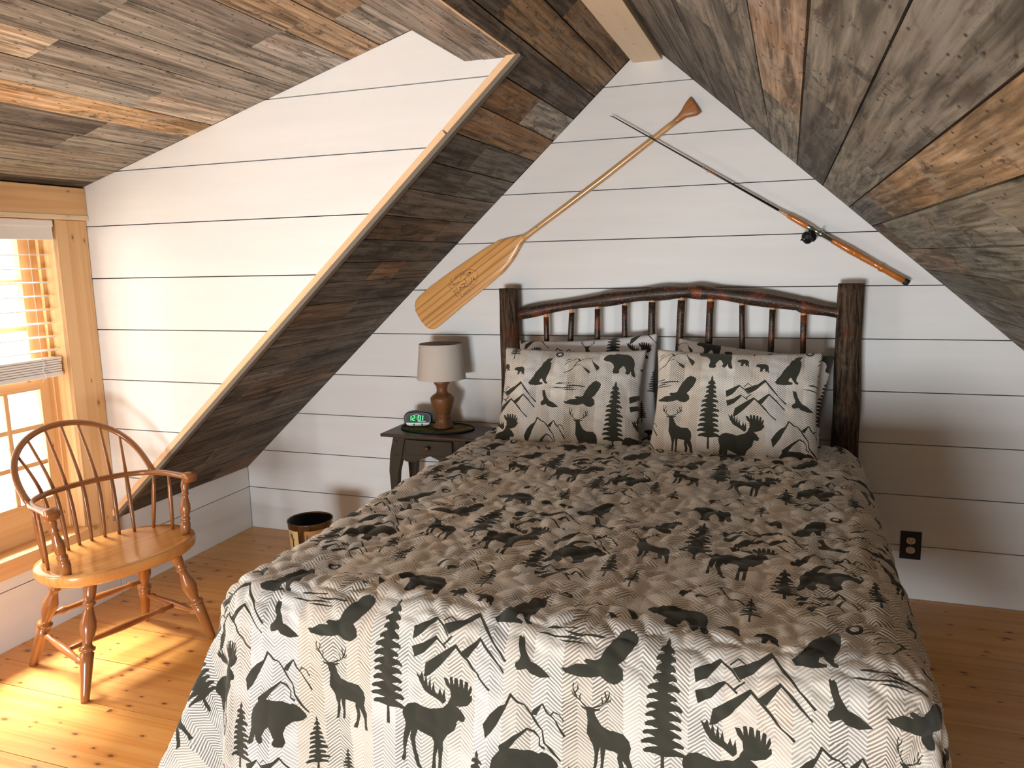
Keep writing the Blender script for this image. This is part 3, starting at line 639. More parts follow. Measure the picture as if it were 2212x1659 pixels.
# fitted sheet edge peeking out at the head
# ------------------------------------------------------------------ quilt: one cloth draped over the mattress
ZT = .742; XL, XRt, YF = -1.262, .197, -2.095; RC = .108
def quilt():
    Lx, Lf = .60, .62; Y1 = -.33
    na, nb = 330, 395
    aa = np.linspace(XL-Lx, XRt+Lx, na); bb = np.linspace(-Y1, -YF+Lf, nb)
    V = []; UV = []; nrm = None
    for j, b in enumerate(bb):
        eb = max(0, b-(-YF))
        for i, a in enumerate(aa):
            ea = min(0, a-XL)+max(0, a-XRt)
            # head end: cloth over the mattress runs under the pillows
            e = math.hypot(ea, eb); n = Vector((ea/e, -eb/e, 0)) if e > 1e-9 else Vector((0, 0, 0))
            mixc = min(abs(n.x), abs(n.y))*1.414 if e > 1e-9 else 0      # 1 at the corner diagonal
            if e < RC*pi/2: H = RC*math.sin(e/RC); D = RC*(1-math.cos(e/RC)); nz = math.cos(e/RC); nh = math.sin(e/RC)
            else:
                d = e-RC*pi/2; fl_ = .10+.17*mixc
                H = RC+d*fl_; D = RC+d*math.sqrt(1-fl_*fl_); nz = .1; nh = 1
                ang = math.atan2(-n.y, n.x); along = a if abs(n.y) > .8 else b
                H += d*.085*(math.sin(along*9.5+1.0)+.6*math.sin(along*21+.4))*(1-mixc)+d*mixc*.22*math.cos(ang*8)
            x = min(max(a, XL), XRt)+n.x*H; y = -min(b, -YF)+n.y*H; z = ZT-D
            # mattress crown and lumps
            if e == 0 or True:
                z += .006*noise.noise(Vector((a*2.2, b*2.2, 0)))*(1 if D < .05 else 0)
            q = noise.voronoi(Vector((a*15.5+noise.noise(Vector((a*9, b*9, 3)))*.35, b*17.5+noise.noise(Vector((a*9, b*9, 8)))*.35, 0)))[0]
            h = .0150*(1-math.exp(-(q[1]-q[0])*2.8))+.004*noise.noise(Vector((a*7, b*7, 2)))
            h *= 1-.6*min(1, e/.25)
            if z < .012: z = .012
            V.append((x+n.x*nh*h, y+n.y*nh*h, z+nz*h if D < RC else z)); UV.append((a, b))
    F = [(j*na+i, (j+1)*na+i, (j+1)*na+i+1, j*na+i+1) for j in range(nb-1) for i in range(na-1)]
    o = mesh_obj('quilt', V, F, M_QUILT, None, UV, smooth=True)
    s = o.modifiers.new('thick', 'SOLIDIFY'); s.thickness = .012; s.offset = -1
    return tag(o, 'quilted bedspread printed with dark bears, moose, deer and pines over herringbone', 'quilt')
qo = quilt()

def pillow(name, w, h, t, center, lean, yaw, roll, mat, uv0, label, group=None, puff=0, sag=0):
    """front face towards -Y before lean; uv0 is the print position of the centre"""
    nx, ny = 72, 54; V = []; UV = []; F = []
    for side in (-1, 1):
        for j in range(ny+1):
            y = -1+2*j/ny
            for i in range(nx+1):
                x = -1+2*i/nx
                pinx = 1-.055*(1-y*y)*1.0; piny = 1-.07*(1-x*x)
                X = x*w/2*(pinx if abs(x) > .0 else 1); Z = y*h/2*piny
                k = max(0, (1-abs(x)**2.6))**.5*max(0, (1-abs(y)**2.4))**.5
                T = t/2*k
                if side == -1 and puff:
                    q = noise.voronoi(Vector((X*15+7, Z*17, uv0[0])))[0]; T += puff*(1-math.exp(-(q[1]-q[0])*3.2))*min(1, k*2)
                T += .010*noise.noise(Vector((X*6+uv0[0]*9, Z*6, side)))*min(1, k*2)
                Z -= sag*(1-x*x)*max(0, y)*.5
                V.append((X, side*T, Z)); UV.append((uv0[0]+X, uv0[1]-Z))
    n1 = (nx+1)*(ny+1)
    for s in range(2):
        for j in range(ny):
            for i in range(nx):
                a = s*n1+j*(nx+1)+i; q = (a, a+1, a+nx+2, a+nx+1); F.append(q if s == 0 else q[::-1])
    o = mesh_obj(name, V, F, mat, None, UV, smooth=True)
    bm = bmesh.new(); bm.from_mesh(o.data); bmesh.ops.remove_doubles(bm, verts=bm.verts, dist=.0004); bm.to_mesh(o.data); bm.free()
    o.matrix_world = Matrix.Translation(center) @ Matrix.Rotation(yaw, 4, 'Z') @ Matrix.Rotation(-lean, 4, 'X') @ Matrix.Rotation(roll, 4, 'Y')
    return tag(o, label, 'pillow', group)
pillow('pillow', .66, .50, .15, (-.868, -.215, .935), math.radians(20), math.radians(2), math.radians(-3.5), M_PCASE, (.2, .3), 'white pillow peeking out behind the quilted sham on the lamp side', 'plain pillows')
pillow('pillow', .66, .48, .15, (-.165, -.235, .915), math.radians(22), math.radians(-2), math.radians(6), M_PCASE, (.52, .1), 'white pillow behind the quilted sham farther from the lamp', 'plain pillows')
pillow('pillow_sham', .650, .455, .15, (-.900, -.395, .930), math.radians(27), math.radians(3), math.radians(.5), M_QUILT, (-.425, 2.178), 'quilted wildlife pillow sham on the lamp side of the bed', 'quilted shams', .006)
pillow('pillow_sham', .665, .465, .15, (-.198, -.440, .932), math.radians(27), math.radians(-2), math.radians(0), M_QUILT, (-.760, 2.220), 'quilted wildlife pillow sham with the tall pine, farther from the lamp', 'quilted shams', .006)

# ------------------------------------------------------------------ nightstand
M_NS = plain('dark_olive_brown_paint', (.034, .027, .016), .55, 0, .3); M_NSTOP = plain('dark_reddish_brown_top', (.045, .022, .013), .4, 0, .4)
nx0, nx1, ny0, ny1, nz = -1.885, -1.372, -.348, -.075, .70; ncx = (nx0+nx1)/2
ns = empty('nightstand', (0, 0, 0), 'small dark brown nightstand with curved legs left of the bed', 'nightstand')
top = box('tabletop', (nx0, ny0, nz-.016), (nx1, ny1, nz), M_NSTOP, ns, .004)
legp = [(-1.823, .684), (-1.845, .589), (-1.853, .509), (-1.846, .38), (-1.828, .22), (-1.820, .10), (-1.832, .0), (-1.795, .0), (-1.790, .10), (-1.797, .22), (-1.812, .391), (-1.801, .504), (-1.781, .577), (-1.758, .684)]
for mir in (0, 1):
    for yy in (-.330, -.125):
        pl = [(x if not mir else 2*ncx-x, z) for x, z in legp]
        prism('leg', pl, .034, M_NS, ns, (Vector((0, yy+.034, 0)), Vector((1, 0, 0)), Vector((0, 0, 1)), Vector((0, -1, 0))), bev=.002)
def wavy(x0, x1, z1, zb, amp):
    L = [(x0, z1), (x1, z1)]; n = 24
    for i in range(n+1):
        t = i/n; x = x1+(x0-x1)*t; L.append((x, zb+amp*(abs(math.cos(t*2*pi*1.0))*1.0)*(1 if 0 < t < 1 else 1)))
    return L
wp = [(-1.775, .684), (2*ncx+1.775, .684)]
ap_pts = [(0, .0), (.08, -.012), (.18, -.014), (.30, -.002), (.40, .010), (.5, .022), (.60, .010), (.70, -.002), (.82, -.014), (.92, -.012), (1, 0)]
x0a, x1a = -1.785, 2*ncx+1.785
front = [(x0a, .684), (x1a, .684)]+[(x1a+(x0a-x1a)*t, .572+dz) for t, dz in ap_pts]
prism('apron', front, .012, M_NS, ns, (Vector((0, -.310, 0)), Vector((1, 0, 0)), Vector((0, 0, 1)), Vector((0, -1, 0))))
prism('apron', front, .012, M_NS, ns, (Vector((0, -.098, 0)), Vector((1, 0, 0)), Vector((0, 0, 1)), Vector((0, -1, 0))))
for x in (-1.80, 2*ncx+1.788): box('side_panel', (x, -.30, .575), (x+.012, -.12, .684), M_NS, ns)
dr = box('drawer', (-1.752, -.338, .600), (-1.504, -.323, .674), M_NS, ns, .003)
lathe('knob', [(.004, 0), (.005, .008), (.010, .014), (.012, .020), (.009, .027), (.003, .029)], plain('dark_wood_knob', (.10, .035, .015), .25), dr, 14, (-1.628, -.337, .640), (0, -1, 0))
for x in (-1.800, 2*ncx+1.800):
    for z in (.662, .592): lathe('screw_plug', [(.005, 0), (.004, .002)], M_BACK, ns, 10, (x, -.365, z), (0, -1, 0))

def mat_rug():
    t = NT('braided_placemat'); tc = t.uv(1, 1, 'Object'); a = t.noise(tc, 18, 4, .6, .5); b = t.noise(tc, 260, 2)
    col = t.mix(t.sramp(a, .42, .56), C4(.055, .10, .018), C4(.28, .17, .07)); col = t.mix(t.math('MULTIPLY', t.sramp(b, .5, .7), .5), col, C4(.03, .03, .015))
    t.bump(b, .6, .002); return t.out(col, .9)
pm = empty('placemat', (0, 0, 0), 'oval woven mat with dark rim under the lamp', 'placemat')
def ellipse(cx, cy, rx, ry, z0, z1, mat, name, inner=None):
    n = 48; V = []; F = []
    if inner is None:
        V = [(cx+rx*math.cos(2*pi*k/n), cy+ry*math.sin(2*pi*k/n), z) for z in (z0, z1) for k in range(n)]
        F = [tuple(range(n, 2*n)), tuple(range(n-1, -1, -1))]+[(k, (k+1) % n, n+(k+1) % n, n+k) for k in range(n)]
        return mesh_obj(name, V, F, mat, pm)
    p = [Vector((cx+rx*math.cos(2*pi*k/n), cy+ry*math.sin(2*pi*k/n), z1)) for k in range(n+1)]
    return tube(name, p, inner, mat, pm, 8, False)
ellipse(-1.652, -.175, .188, .118, nz+.0005, nz+.0035, mat_rug(), 'mat'); ellipse(-1.652, -.175, .192, .122, nz, nz+.005, plain('dark_mat_braid', (.012, .011, .010), .7), 'rim', .0048)

# ------------------------------------------------------------------ lamp
M_LB = pine('turned_lamp_wood', (.20, .088, .034), (.11, .042, .016), .4, 0, 3)
def linen():
    t = NT('linen_lampshade'); tc = t.uv(1, 1, 'UV'); w1_ = t.noise(t.uv(900, 60), 1, 2); w2_ = t.noise(t.uv(60, 900), 1, 2)
    col = t.mix(t.math('MULTIPLY', t.math('ADD', w1_, w2_), .5), C4(.50, .46, .41), C4(.64, .59, .54)); t.bump(w1_, .2, .001); return t.out(col, .9, None, .1)
lp = empty('table_lamp', (-1.622, -.170, nz+.004), 'table lamp with turned wooden base and pale linen shade', 'lamp')
lathe('base', [(.0, 0), (.052, 0), (.053, .008), (.050, .016), (.041, .026), (.038, .045), (.038, .052), (.040, .054), (.040, .060), (.034, .063), (.034, .069), (.037, .074), (.044, .090), (.052, .112), (.0585, .133), (.0605, .146), (.0600, .155), (.057, .160), (.047, .170), (.034, .177), (.028, .184), (.0265, .195), (.0275, .205), (.031, .218), (.038, .226), (.040, .229), (.040, .240), (.036, .243), (.012, .244)], M_LB, lp, 32)
lathe('socket', [(.012, .243), (.014, .30), (.012, .31)], plain('brass_socket', (.35, .25, .12), .3, 1), lp, 14)
bulb = lathe('bulb', [(.012, .305), (.022, .33), (.029, .355), (.024, .378), (.008, .388)], plain('white_bulb', (.8, .8, .78), .3), lp, 16)
n = 48; shp = []
for r, z in ((.132, .243), (.1145, .438)):
    shp += [(r, z)]
lathe('lamp_shade', [(.1218, .252), (.1225, .2522), (.122, .256), (.1140, .34), (.1062, .424), (.1060, .428), (.1052, .4282), (.1057, .424), (.1126, .34), (.1206, .256), (.1218, .252)], linen(), lp, 48, cap=False)
for a in range(3): tube('spider', [(0, 0, .425), (.105*math.cos(a*2.094), .105*math.sin(a*2.094), .420)], .0015, plain('spider_wire', (.3, .3, .3), .4, 1), lp, 6)
tube('cord', smooth_curve([(.01, .05, .004), (.03, .072, .004), (.05, .103, -.01), (.06, .120, -.12), (.02, .128, -.20), (-.02, .130, -.26), (-.02, .132, -.40), (.03, .135, -.55), (.02, .137, -.68)], 6), .0022, plain('black_cord', (.01, .01, .01), .5), lp, 6)

# ------------------------------------------------------------------ alarm clock
M_BLK = plain('glossy_black_plastic', (.006, .007, .007), .35, 0, .25); M_SILV = plain('silver_grey_plastic', (.26, .28, .26), .35, .3)
def emis(name, col, s):
    t = NT(name); t.b.inputs['Emission Color'].default_value = C4(*col); t.b.inputs['Emission Strength'].default_value = s; return t.out(C4(.01, .02, .01), .4)
ck = empty('alarm_clock', (-1.762, -.165, nz+.004), 'small black digital alarm clock with glowing green digits', 'clock', rz=math.radians(16))
def rrect(w, h, r, n=8, pw=2.6):
    out = []
    for k in range(40):
        a = 2*pi*k/40; c, s = math.cos(a), math.sin(a); out.append((w/2*math.copysign(abs(c)**(2/pw), c), h/2*math.copysign(abs(s)**(2/pw), s)))
    return out
fr = lambda y, z: (Vector((0, y, z)), Vector((1, 0, 0)), Vector((0, 0, 1)), Vector((0, -1, 0)))
prism('body', rrect(.142, .078, .02, pw=3.2), .05, M_BLK, ck, fr(.03, .041), bev=.004)
cf = prism('display', rrect(.118, .046, .01, pw=4), .0015, plain('dark_display', (.003, .010, .005), .4, 0, .2), ck, fr(-.0195, .047))
lowp = [(-.060, .0), (.060, .0), (.056, -.011), (.035, -.017), (0, -.019), (-.035, -.017), (-.056, -.011)]
prism('button_strip', lowp, .003, M_SILV, ck, fr(-.019, .0235))
for x in (-.02, .022): lathe('button', [(.0055, 0), (.004, .0015)], plain('grey_button', (.12, .13, .10), .3), ck, 12, (x, -.022, .014), (0, -1, 0))
E_G = emis('green_led', (.03, 1.0, .16), 3.5)
seg = {'1': 'bc', '2': 'abged', '0': 'abcdef'}
def digit(ch, x, w=.0115, h=.0235, t=.0032, y=-.0216, z=.0475):
    pos = {'a': ((-w/2, h/2-t/2), (w/2, h/2+t/2)), 'd': ((-w/2, -h/2-t/2), (w/2, -h/2+t/2)), 'g': ((-w/2, -t/2), (w/2, t/2)), 'b': ((w/2-t/2, 0), (w/2+t/2, h/2)), 'c': ((w/2-t/2, -h/2), (w/2+t/2, 0)), 'f': ((-w/2-t/2, 0), (-w/2+t/2, h/2)), 'e': ((-w/2-t/2, -h/2), (-w/2+t/2, 0))}
    V = []; F = []
    for s in seg[ch]:
        (a, b), (c, d) = pos[s]; k = len(V); V += [(x+a+b*.08, y, z+b), (x+c+b*.08, y, z+b), (x+c+d*.08, y, z+d), (x+a+d*.08, y, z+d), (x+a, y+.001, z+b), (x+c, y+.001, z+b), (x+c, y+.001, z+d), (x+a, y+.001, z+d)]
        F += [(k, k+1, k+2, k+3), (k+4, k+7, k+6, k+5), (k, k+4, k+5, k+1), (k+2, k+6, k+7, k+3), (k, k+3, k+7, k+4), (k+1, k+5, k+6, k+2)]
    mesh_obj('digit', V, F, E_G, ck)
digit('1', -.0385, .010); digit('2', -.0195, .0105, t=.0026); digit('0', .0085, .0105, t=.0026); digit('1', .0215, .010)
for z in (.043, .052): box('colon', (-.0055, -.0218, z-.0012), (-.0030, -.0208, z+.0012), E_G, ck)
box('marking', (-.014, -.0214, .0645), (.006, -.0208, .0665), M_SILV, ck); box('marking', (.0, -.0214, .0285), (.042, -.0208, .0310), M_SILV, ck)

# ------------------------------------------------------------------ waste bin
def bin_mat():
    t = NT('lacquered_patchwork_label_tin'); tc = t.n('ShaderNodeTexCoord'); sp = t.n('ShaderNodeSeparateXYZ', Vector=tc.outputs['UV'])
    a = t.noise(t.uv(6, 40), 1, 4, .6, .5)
    br = t.mix(t.sramp(a, .35, .7), C4(.030, .010, .004), C4(.16, .075, .025)); t.bump(a, .1, .001)
    return t.out(br, .2, None, .6)
wbx, wby = -2.185, -.545
bn = empty('waste_bin', (wbx, wby, 0), 'dark round waste bin with old-tackle label panels on the floor', 'bin'); bn.scale = (.93, .93, 1)
lathe('bin_wall', [(.0, .0), (.088, .0), (.092, .004), (.1165, .292), (.1195, .296), (.1195, .300), (.116, .300), (.1135, .296), (.086, .012), (.0, .012)], bin_mat(), bn, 40, cap=False)
for p in bn.children: pass
lathe('bin_inside', [(.0, .0135), (.0865, .0135), (.1130, .2945), (.1128, .2950), (.0855, .014), (.0, .014)], plain('black_bin_inside', (.006, .006, .006), .5), bn, 40, cap=False)
def wrap_panel(name, a0, a1, z0, z1, mat, off=.0012, parent=None):
    n = 12; V = []; F = []; rf = lambda z: .092+(z-.004)/.288*.0245
    for (z, o_) in ((z0, 0), (z1, 0), (z1, off), (z0, off)):
        for k in range(n+1):
            a = a0+(a1-a0)*k/n; r = rf(z)+.0002+o_; V.append((r*math.cos(a), r*math.sin(a), z))
    m = n+1
    for q in range(4):
        for k in range(n): F.append((q*m+k, q*m+k+1, ((q+1) % 4)*m+k+1, ((q+1) % 4)*m+k))
    F.append((0, 3*m, 2*m, m)); F.append((n, m+n, 2*m+n, 3*m+n))
    o = mesh_obj(name, V, F, mat, bn); return o
M_PAP = plain('aged_cream_label', (.55, .38, .17), .3, 0, .5, 30, .2); M_PAP2 = plain('aged_amber_label', (.33, .17, .06), .3, 0, .5, 30, .25); M_INK = plain('label_ink', (.02, .018, .012), .4)
cam_a = math.atan2(-3.687-wby, 0-wbx)
wrap_panel('label', cam_a-1.38, cam_a-.62, .135, .268, M_PAP); wrap_panel('label', cam_a-.30, cam_a+.78, .185, .270, M_PAP2)
wrap_panel('label', cam_a-.35, cam_a+.80, .03, .135, M_PAP2); wrap_panel('label', cam_a-1.30, cam_a-.70, .02, .10, M_PAP)
def on_bin(a, z, o_=.0022): r = .092+(z-.004)/.288*.0245+o_; return (r*math.cos(a), r*math.sin(a), z)
def ink_line(pts, w, name='lettering'): return tube(name, smooth_curve([on_bin(cam_a+a, z) for a, z in pts], 4), w, M_INK, bn, 5)
for k, (a, h) in enumerate([(-.20, .045), (-.08, .025), (.04, .020), (.16, .024), (.27, .022), (.40, .048), (.52, .048), (.64, .022)]):
    z = .215; ink_line([(a-.03, z), (a, z+h*.8), (a+.035, z+h*.55), (a+.01, z+.004), (a-.02, z-(.012 if k in (0, 3) else 0)), (a+.06, z+.006)], .0011)
ink_line([(-1.06, .246), (-.98, .243), (-.94, .22), (-.96, .19), (-.92, .165), (-.90, .15)], .0042, 'lure_drawing'); ink_line([(-1.10, .235), (-1.0, .23), (-.84, .222)], .002, 'lure_drawing'); ink_line([(-1.10, .258), (-.90, .256)], .0012)

# ------------------------------------------------------------------ wall outlet
ol = empty('wall_outlet', (.541, 0, .249), 'black wall outlet plate with two ivory receptacles low right of the bed', 'outlet')
box('plate', (-.042, -.006, -.0635), (.042, 0, .0635), plain('black_outlet_plate', (.006, .006, .008), .35), ol, .002)
M_IV = plain('ivory_plastic', (.62, .52, .40), .35)
for z in (.0215, -.0215):
    rc = prism('receptacle', rrect(.036, .030, .01, pw=2.6), .0025, M_IV, ol, (Vector((0, -.0055, z)), Vector((1, 0, 0)), Vector((0, 0, 1)), Vector((0, -1, 0))))
    for x, h in ((-.0065, .008), (.0065, .0065)): box('slot', (x-.001, -.0083, z+.001), (x+.001, -.0078, z+.001+h), M_INK, rc)
    lathe('slot', [(.0022, 0), (.002, .0004)], M_INK, rc, 8, (0, -.0079, z-.007), (0, -1, 0))
lathe('screw', [(.003, 0), (.002, .001)], M_SILV, ol, 8, (0, -.006, 0), (0, -1, 0))

# ------------------------------------------------------------------ paddle
def paddle_wood(name, c1, c2, stripes):
    t = NT(name); g = t.noise(t.uv(3, 90), 1, 4, .6, .3); b = t.noise(t.uv(1.5, 12), 1, 3, .6, .6)
    col = t.mix(t.sramp(t.math('ADD', t.math('MULTIPLY', g, .6), t.math('MULTIPLY', b, .5)), .3, .8), C4(*c1), C4(*c2))
    if stripes:
        tc = t.n('ShaderNodeTexCoord'); sp = t.n('ShaderNodeSeparateXYZ', Vector=tc.outputs['Object'])
        v = sp.outputs[1]; acc = None
        for s, wd_ in ((.052, .004), (.022, .0035), (-.012, .006), (-.040, .0035), (-.062, .003)):
            d = t.math('ABSOLUTE', t.math('SUBTRACT', t.math('ADD', v, t.math('MULTIPLY_ADD', b, .010, -.005)), s)); q = t.sramp(d, wd_*1.6, wd_*.3)
            acc = q if acc is None else t.math('MAXIMUM', acc, q)
        col = t.mix(t.math('MULTIPLY', acc, .65), col, C4(.36, .16, .045))
    t.b.inputs['Coat Weight'].default_value = .7; t.b.inputs['Coat Roughness'].default_value = .12
    return t.out(col, .3, None, .5)
ax2 = Vector((.823, 0, .568)).normalized(); pe2 = Vector((-ax2.z, 0, ax2.x))
pd = bpy.data.objects.new('canoe_paddle', None); COL.objects.link(pd)
pd.matrix_world = Matrix.Translation((-1.764, -.022, 1.260)) @ Matrix((ax2, pe2, ax2.cross(pe2))).transposed().to_4x4()
tag(pd, 'varnished wooden canoe paddle hung diagonally on the gable wall', 'paddle')
# local frame: x along, y across, z away from the wall is -? (ax2 x pe2 = -Y world): local +z points into the room
def loft(name, secs, mat, parent, n=20, pw=2.2):
    """secs: (x, y_low, y_high, half-thickness)"""
    V = []; F = []; U = []
    for x, yl_, yh, th in secs:
        c = (yl_+yh)/2; w = (yh-yl_)/2
        for k in range(n):
            a = 2*pi*k/n; cc, ss = math.cos(a), math.sin(a); V.append((x, c+w*math.copysign(abs(cc)**(2/pw), cc), th*math.copysign(abs(ss)**(2/pw), ss))); U.append((x, V[-1][1]))
    for i in range(len(secs)-1):
        for k in range(n): F.append((i*n+k, i*n+(k+1) % n, (i+1)*n+(k+1) % n, (i+1)*n+k))
    F.append(tuple(range(n-1, -1, -1))); F.append(tuple((len(secs)-1)*n+k for k in range(n)))
    return mesh_obj(name, V, F, mat, parent, U, smooth=True)
blade = [(-.040, -.020, .022, .004), (-.036, -.050, .052, .005), (-.024, -.072, .078, .006), (-.006, -.084, .093, .006), (.02, -.0875, .1005, .006), (.10, -.0845, .1045, .007), (.20, -.0795, .1015, .008), (.30, -.0775, .096, .009), (.385, -.0755, .0895, .010), (.47, -.071, .0830, .011), (.54, -.055, .0725, .012), (.585, -.038, .055, .013), (.615, -.0245, .041, .0135), (.64, -.016, .028, .014), (.665, -.0115, .0195, .0145)]
def interp(S_, k=4):
    out = []
    for i in range(len(S_)-1):
        for j in range(k): t = j/k; out.append(tuple(a+(b-a)*t for a, b in zip(S_[i], S_[i+1])))
    return out+[S_[-1]]
pb = loft('blade', interp(blade, 3), paddle_wood('paddle_blade_wood', (.84, .48, .17), (.68, .33, .095), True), pd, 28, 2.6)
shaft = [(.655, -.0125, .0185, .0145), (.72, -.0120, .0165, .0145), (.9, -.0165, .0130, .0145), (1.139, -.0200, .0095, .0145), (1.4, -.0185, .0085, .0145), (1.535, -.0190, .0085, .0145)]
loft('shaft', interp(shaft, 3), paddle_wood('paddle_shaft_wood', (.66, .40, .17), (.50, .26, .09), False), pd, 16, 2.4)
grip = [(1.53, -.0190, .0085, .0145), (1.552, -.0205, .0105, .0145), (1.575, -.0225, .0175, .014), (1.590, -.030, .0250, .0135), (1.608, -.0400, .0330, .0125), (1.622, -.0450, .0375, .0115), (1.636, -.0440, .0410, .0105), (1.641, -.0400, .0400, .008)]
loft('grip', interp(grip, 2), paddle_wood('paddle_grip_wood', (.46, .20, .07), (.26, .075, .02), False), pd, 20, 2.3)
EM = [([(.2478, .062), (.2718, .0616), (.3004, .0579), (.3229, .0501), (.3355, .0481), (.3447, .0415), (.3578, .027), (.3676, .0137)], .7), ([(.3657, .0074), (.3538, -.0069), (.3378, -.021), (.3249, -.0271), (.3119, -.0332), (.2893, -.039), (.2689, -.0399), (.2474, -.0402), (.2324, -.0413), (.2246, -.0384), (.223, -.0309), (.2257, -.0225), (.224, -.0123), (.2168, -.0085), (.2102, -.0078)], .7),
      ([(.2167, -.0124), (.2127, -.0198), (.2064, -.0244), (.2023, -.0241), (.202, -.0187), (.2023, -.0048), (.2017, .0136)], .8), ([(.2199, .0342), (.2245, .0413), (.2234, .0466), (.219, .0542), (.2209, .0605), (.2259, .0634), (.2331, .0634)], .8), ([(.2199, .0342), (.2152, .0375), (.2096, .0454), (.202, .0469), (.1989, .0426), (.1992, .0334), (.2033, .0254)], .8),
      ([(.2693, .0352), (.2783, .0416), (.2904, .0445), (.3016, .0423), (.3133, .0334), (.3179, .0262), (.3204, .0181)], .8), ([(.3203, .0105), (.3185, -.0035), (.3086, -.013), (.2953, -.0177), (.2835, -.0183), (.2748, -.0147), (.2695, -.0085)], 1.1),
      ([(.2419, .056), (.2563, .056), (.2709, .0546)], .9), ([(.2768, .0549), (.292, .0524), (.3084, .0477)], 1.1), ([(.3147, -.0237), (.302, -.0275), (.2878, -.0315)], .9), ([(.2832, -.0321), (.2652, -.0335)], 1.1), ([(.2624, -.0335), (.2358, -.0347)], 1.0),
      ([(.2882, .0244), (.2885, .0114), (.2863, .0027), (.2786, .0018), (.2711, .0071)], 1.3), ([(.2215, .0344), (.2356, .0321), (.2481, .0297), (.2606, .0312)], 1.2), ([(.2543, .0112), (.2602, .0096), (.268, .0067), (.2708, .0009), (.2643, -.0099), (.2577, -.0053), (.2571, .0016)], 1.1), ([(.2418, .0098), (.2368, -.0085), (.2418, .0021), (.2496, -.0047), (.2462, .0041)], 1.0),
      ([(.2092, .0083), (.2111, -.0046)], .9), ([(.2168, .0107), (.218, -.003)], .9), ([(.2299, .013), (.224, .0108), (.2262, .0003)], .9), ([(.3034, .0085), (.2993, .0012)], .8), ([(.3226, .0382), (.3256, .0309), (.3361, .0299), (.3278, .0358)], 1.5), ([(.332, .0035), (.3314, -.005), (.3264, -.0079), (.3338, -.0131)], 1.6), ([(.3053, .0301), (.3127, .0287)], .8)]
def bz(x, y):                   # blade surface height
    for (x0, l0, h0, t0), (x1, l1, h1, t1) in zip(blade, blade[1:]):
        if x0 <= x <= x1:
            k = (x-x0)/(x1-x0); l, h, t = l0+(l1-l0)*k, h0+(h1-h0)*k, t0+(t1-t0)*k; q = min(.98, abs((y-(l+h)/2)/((h-l)/2))); return t*(1-q**2.6)**(1/2.6)
    return .01
EV, EF = [], []
for pts, w in EM:
    c = smooth_curve([(x, y, 0) for x, y in pts], 4); c = [Vector((p.x, p.y, bz(p.x, p.y)+.0002)) for p in c]
    V, F, U = tube_data(c, w*.00125, 5); k = len(EV); EV += V; EF += [tuple(i+k for i in f) for f in F]
mesh_obj('emblem', EV, EF, plain('burned_brown_mark', (.12, .022, .006), .5), pb)
lathe('screw', [(.003, 0), (.0022, .001)], M_INK, pd, 8, (.745, .001, .0143), (0, 0, 1))

# ------------------------------------------------------------------ fishing rod and reel
a3 = Vector((1.248, 0, -.766)).normalized(); p3 = Vector((-a3.z, 0, a3.x))
rod = bpy.data.objects.new('fishing_rod', None); COL.objects.link(rod)
rod.matrix_world = Matrix.Translation((-.780, -.050, 2.165)) @ Matrix((a3, p3, a3.cross(p3))).transposed().to_4x4()
tag(rod, 'old fishing rod with black reel and turned wooden handle, crossing the paddle', 'fishing rod')
M_ROD = plain('dark_steel_rod', (.012, .009, .008), .35, .1); M_ORG = pine('orange_varnished_handle', (.58, .20, .035), (.38, .095, .014), .2, 0, 3, False, .6); M_CHR = plain('dull_chrome', (.55, .56, .52), .22, 1, .5, 40, .05)
X_ = (1, 0, 0)
lathe('blank', [(.0022, 0), (.0030, .2), (.0042, .5), (.0056, .86)], M_ROD, rod, 10, (0, 0, 0), X_)
tube('tip_guide', [(-.004, 0, 0), (-.010, -.002, .003), (-.008, -.006, .004), (.0, -.002, 0)], .0011, M_CHR, rod, 5)
for k, x in enumerate((.474, .484, .497, .508, .519, .532)): lathe('thread_wrap', [(.0040, 0), (.0050, .001), (.0050, .005), (.0040, .006)], plain('orange_thread', (.45, .14, .04), .4) if k == 0 else bpy.data.materials['orange_thread'], rod, 10, (x, 0, 0), X_)
tube('line_guide', [(.497, 0, 0), (.500, -.008, .004), (.504, -.013, .006), (.508, -.009, .005), (.512, 0, 0)], .0011, M_CHR, rod, 5)
lathe('ferrule', [(.0058, .853), (.0064, .870), (.0078, .895), (.0085, .897)], plain('tan_ferrule', (.50, .36, .20), .3, .4), rod, 14, (0, 0, 0), X_)
lathe('foregrip', [(.006, .893), (.0105, .898), (.0120, .92), (.0135, .985), (.0125, .990), (.012, .992)], M_ORG, rod, 18, (0, 0, 0), X_)
lathe('reel_seat', [(.012, .990), (.0128, .993), (.0128, 1.015), (.0100, 1.018), (.0100, 1.045), (.0132, 1.050), (.0132, 1.062), (.0105, 1.066), (.0108, 1.116)], M_CHR, rod, 18, (0, 0, 0), X_)
lathe('seat_pin', [(.0022, 0), (.0022, .014), (.004, .015), (.004, .019)], M_CHR, rod, 8, (1.050, .006, .006), (0, .7, .6))
lathe('handle', [(.0105, 1.112), (.0125, 1.114), (.0125, 1.124), (.0118, 1.126), (.0126, 1.129), (.0126, 1.136), (.0118, 1.138), (.0130, 1.143), (.0146, 1.18), (.0150, 1.205), (.0142, 1.208), (.0146, 1.212), (.0146, 1.218), (.0138, 1.221), (.0140, 1.25), (.0125, 1.30), (.0120, 1.328), (.0155, 1.336), (.0150, 1.345), (.0122, 1.356), (.0130, 1.40), (.0134, 1.445)], M_ORG, rod, 20, (0, 0, 0), X_)
lathe('butt_cap', [(.0136, 1.443), (.0142, 1.446), (.0142, 1.462), (.011, 1.4646)], plain('black_rubber', (.012, .011, .010), .55), rod, 18, (0, 0, 0), X_)
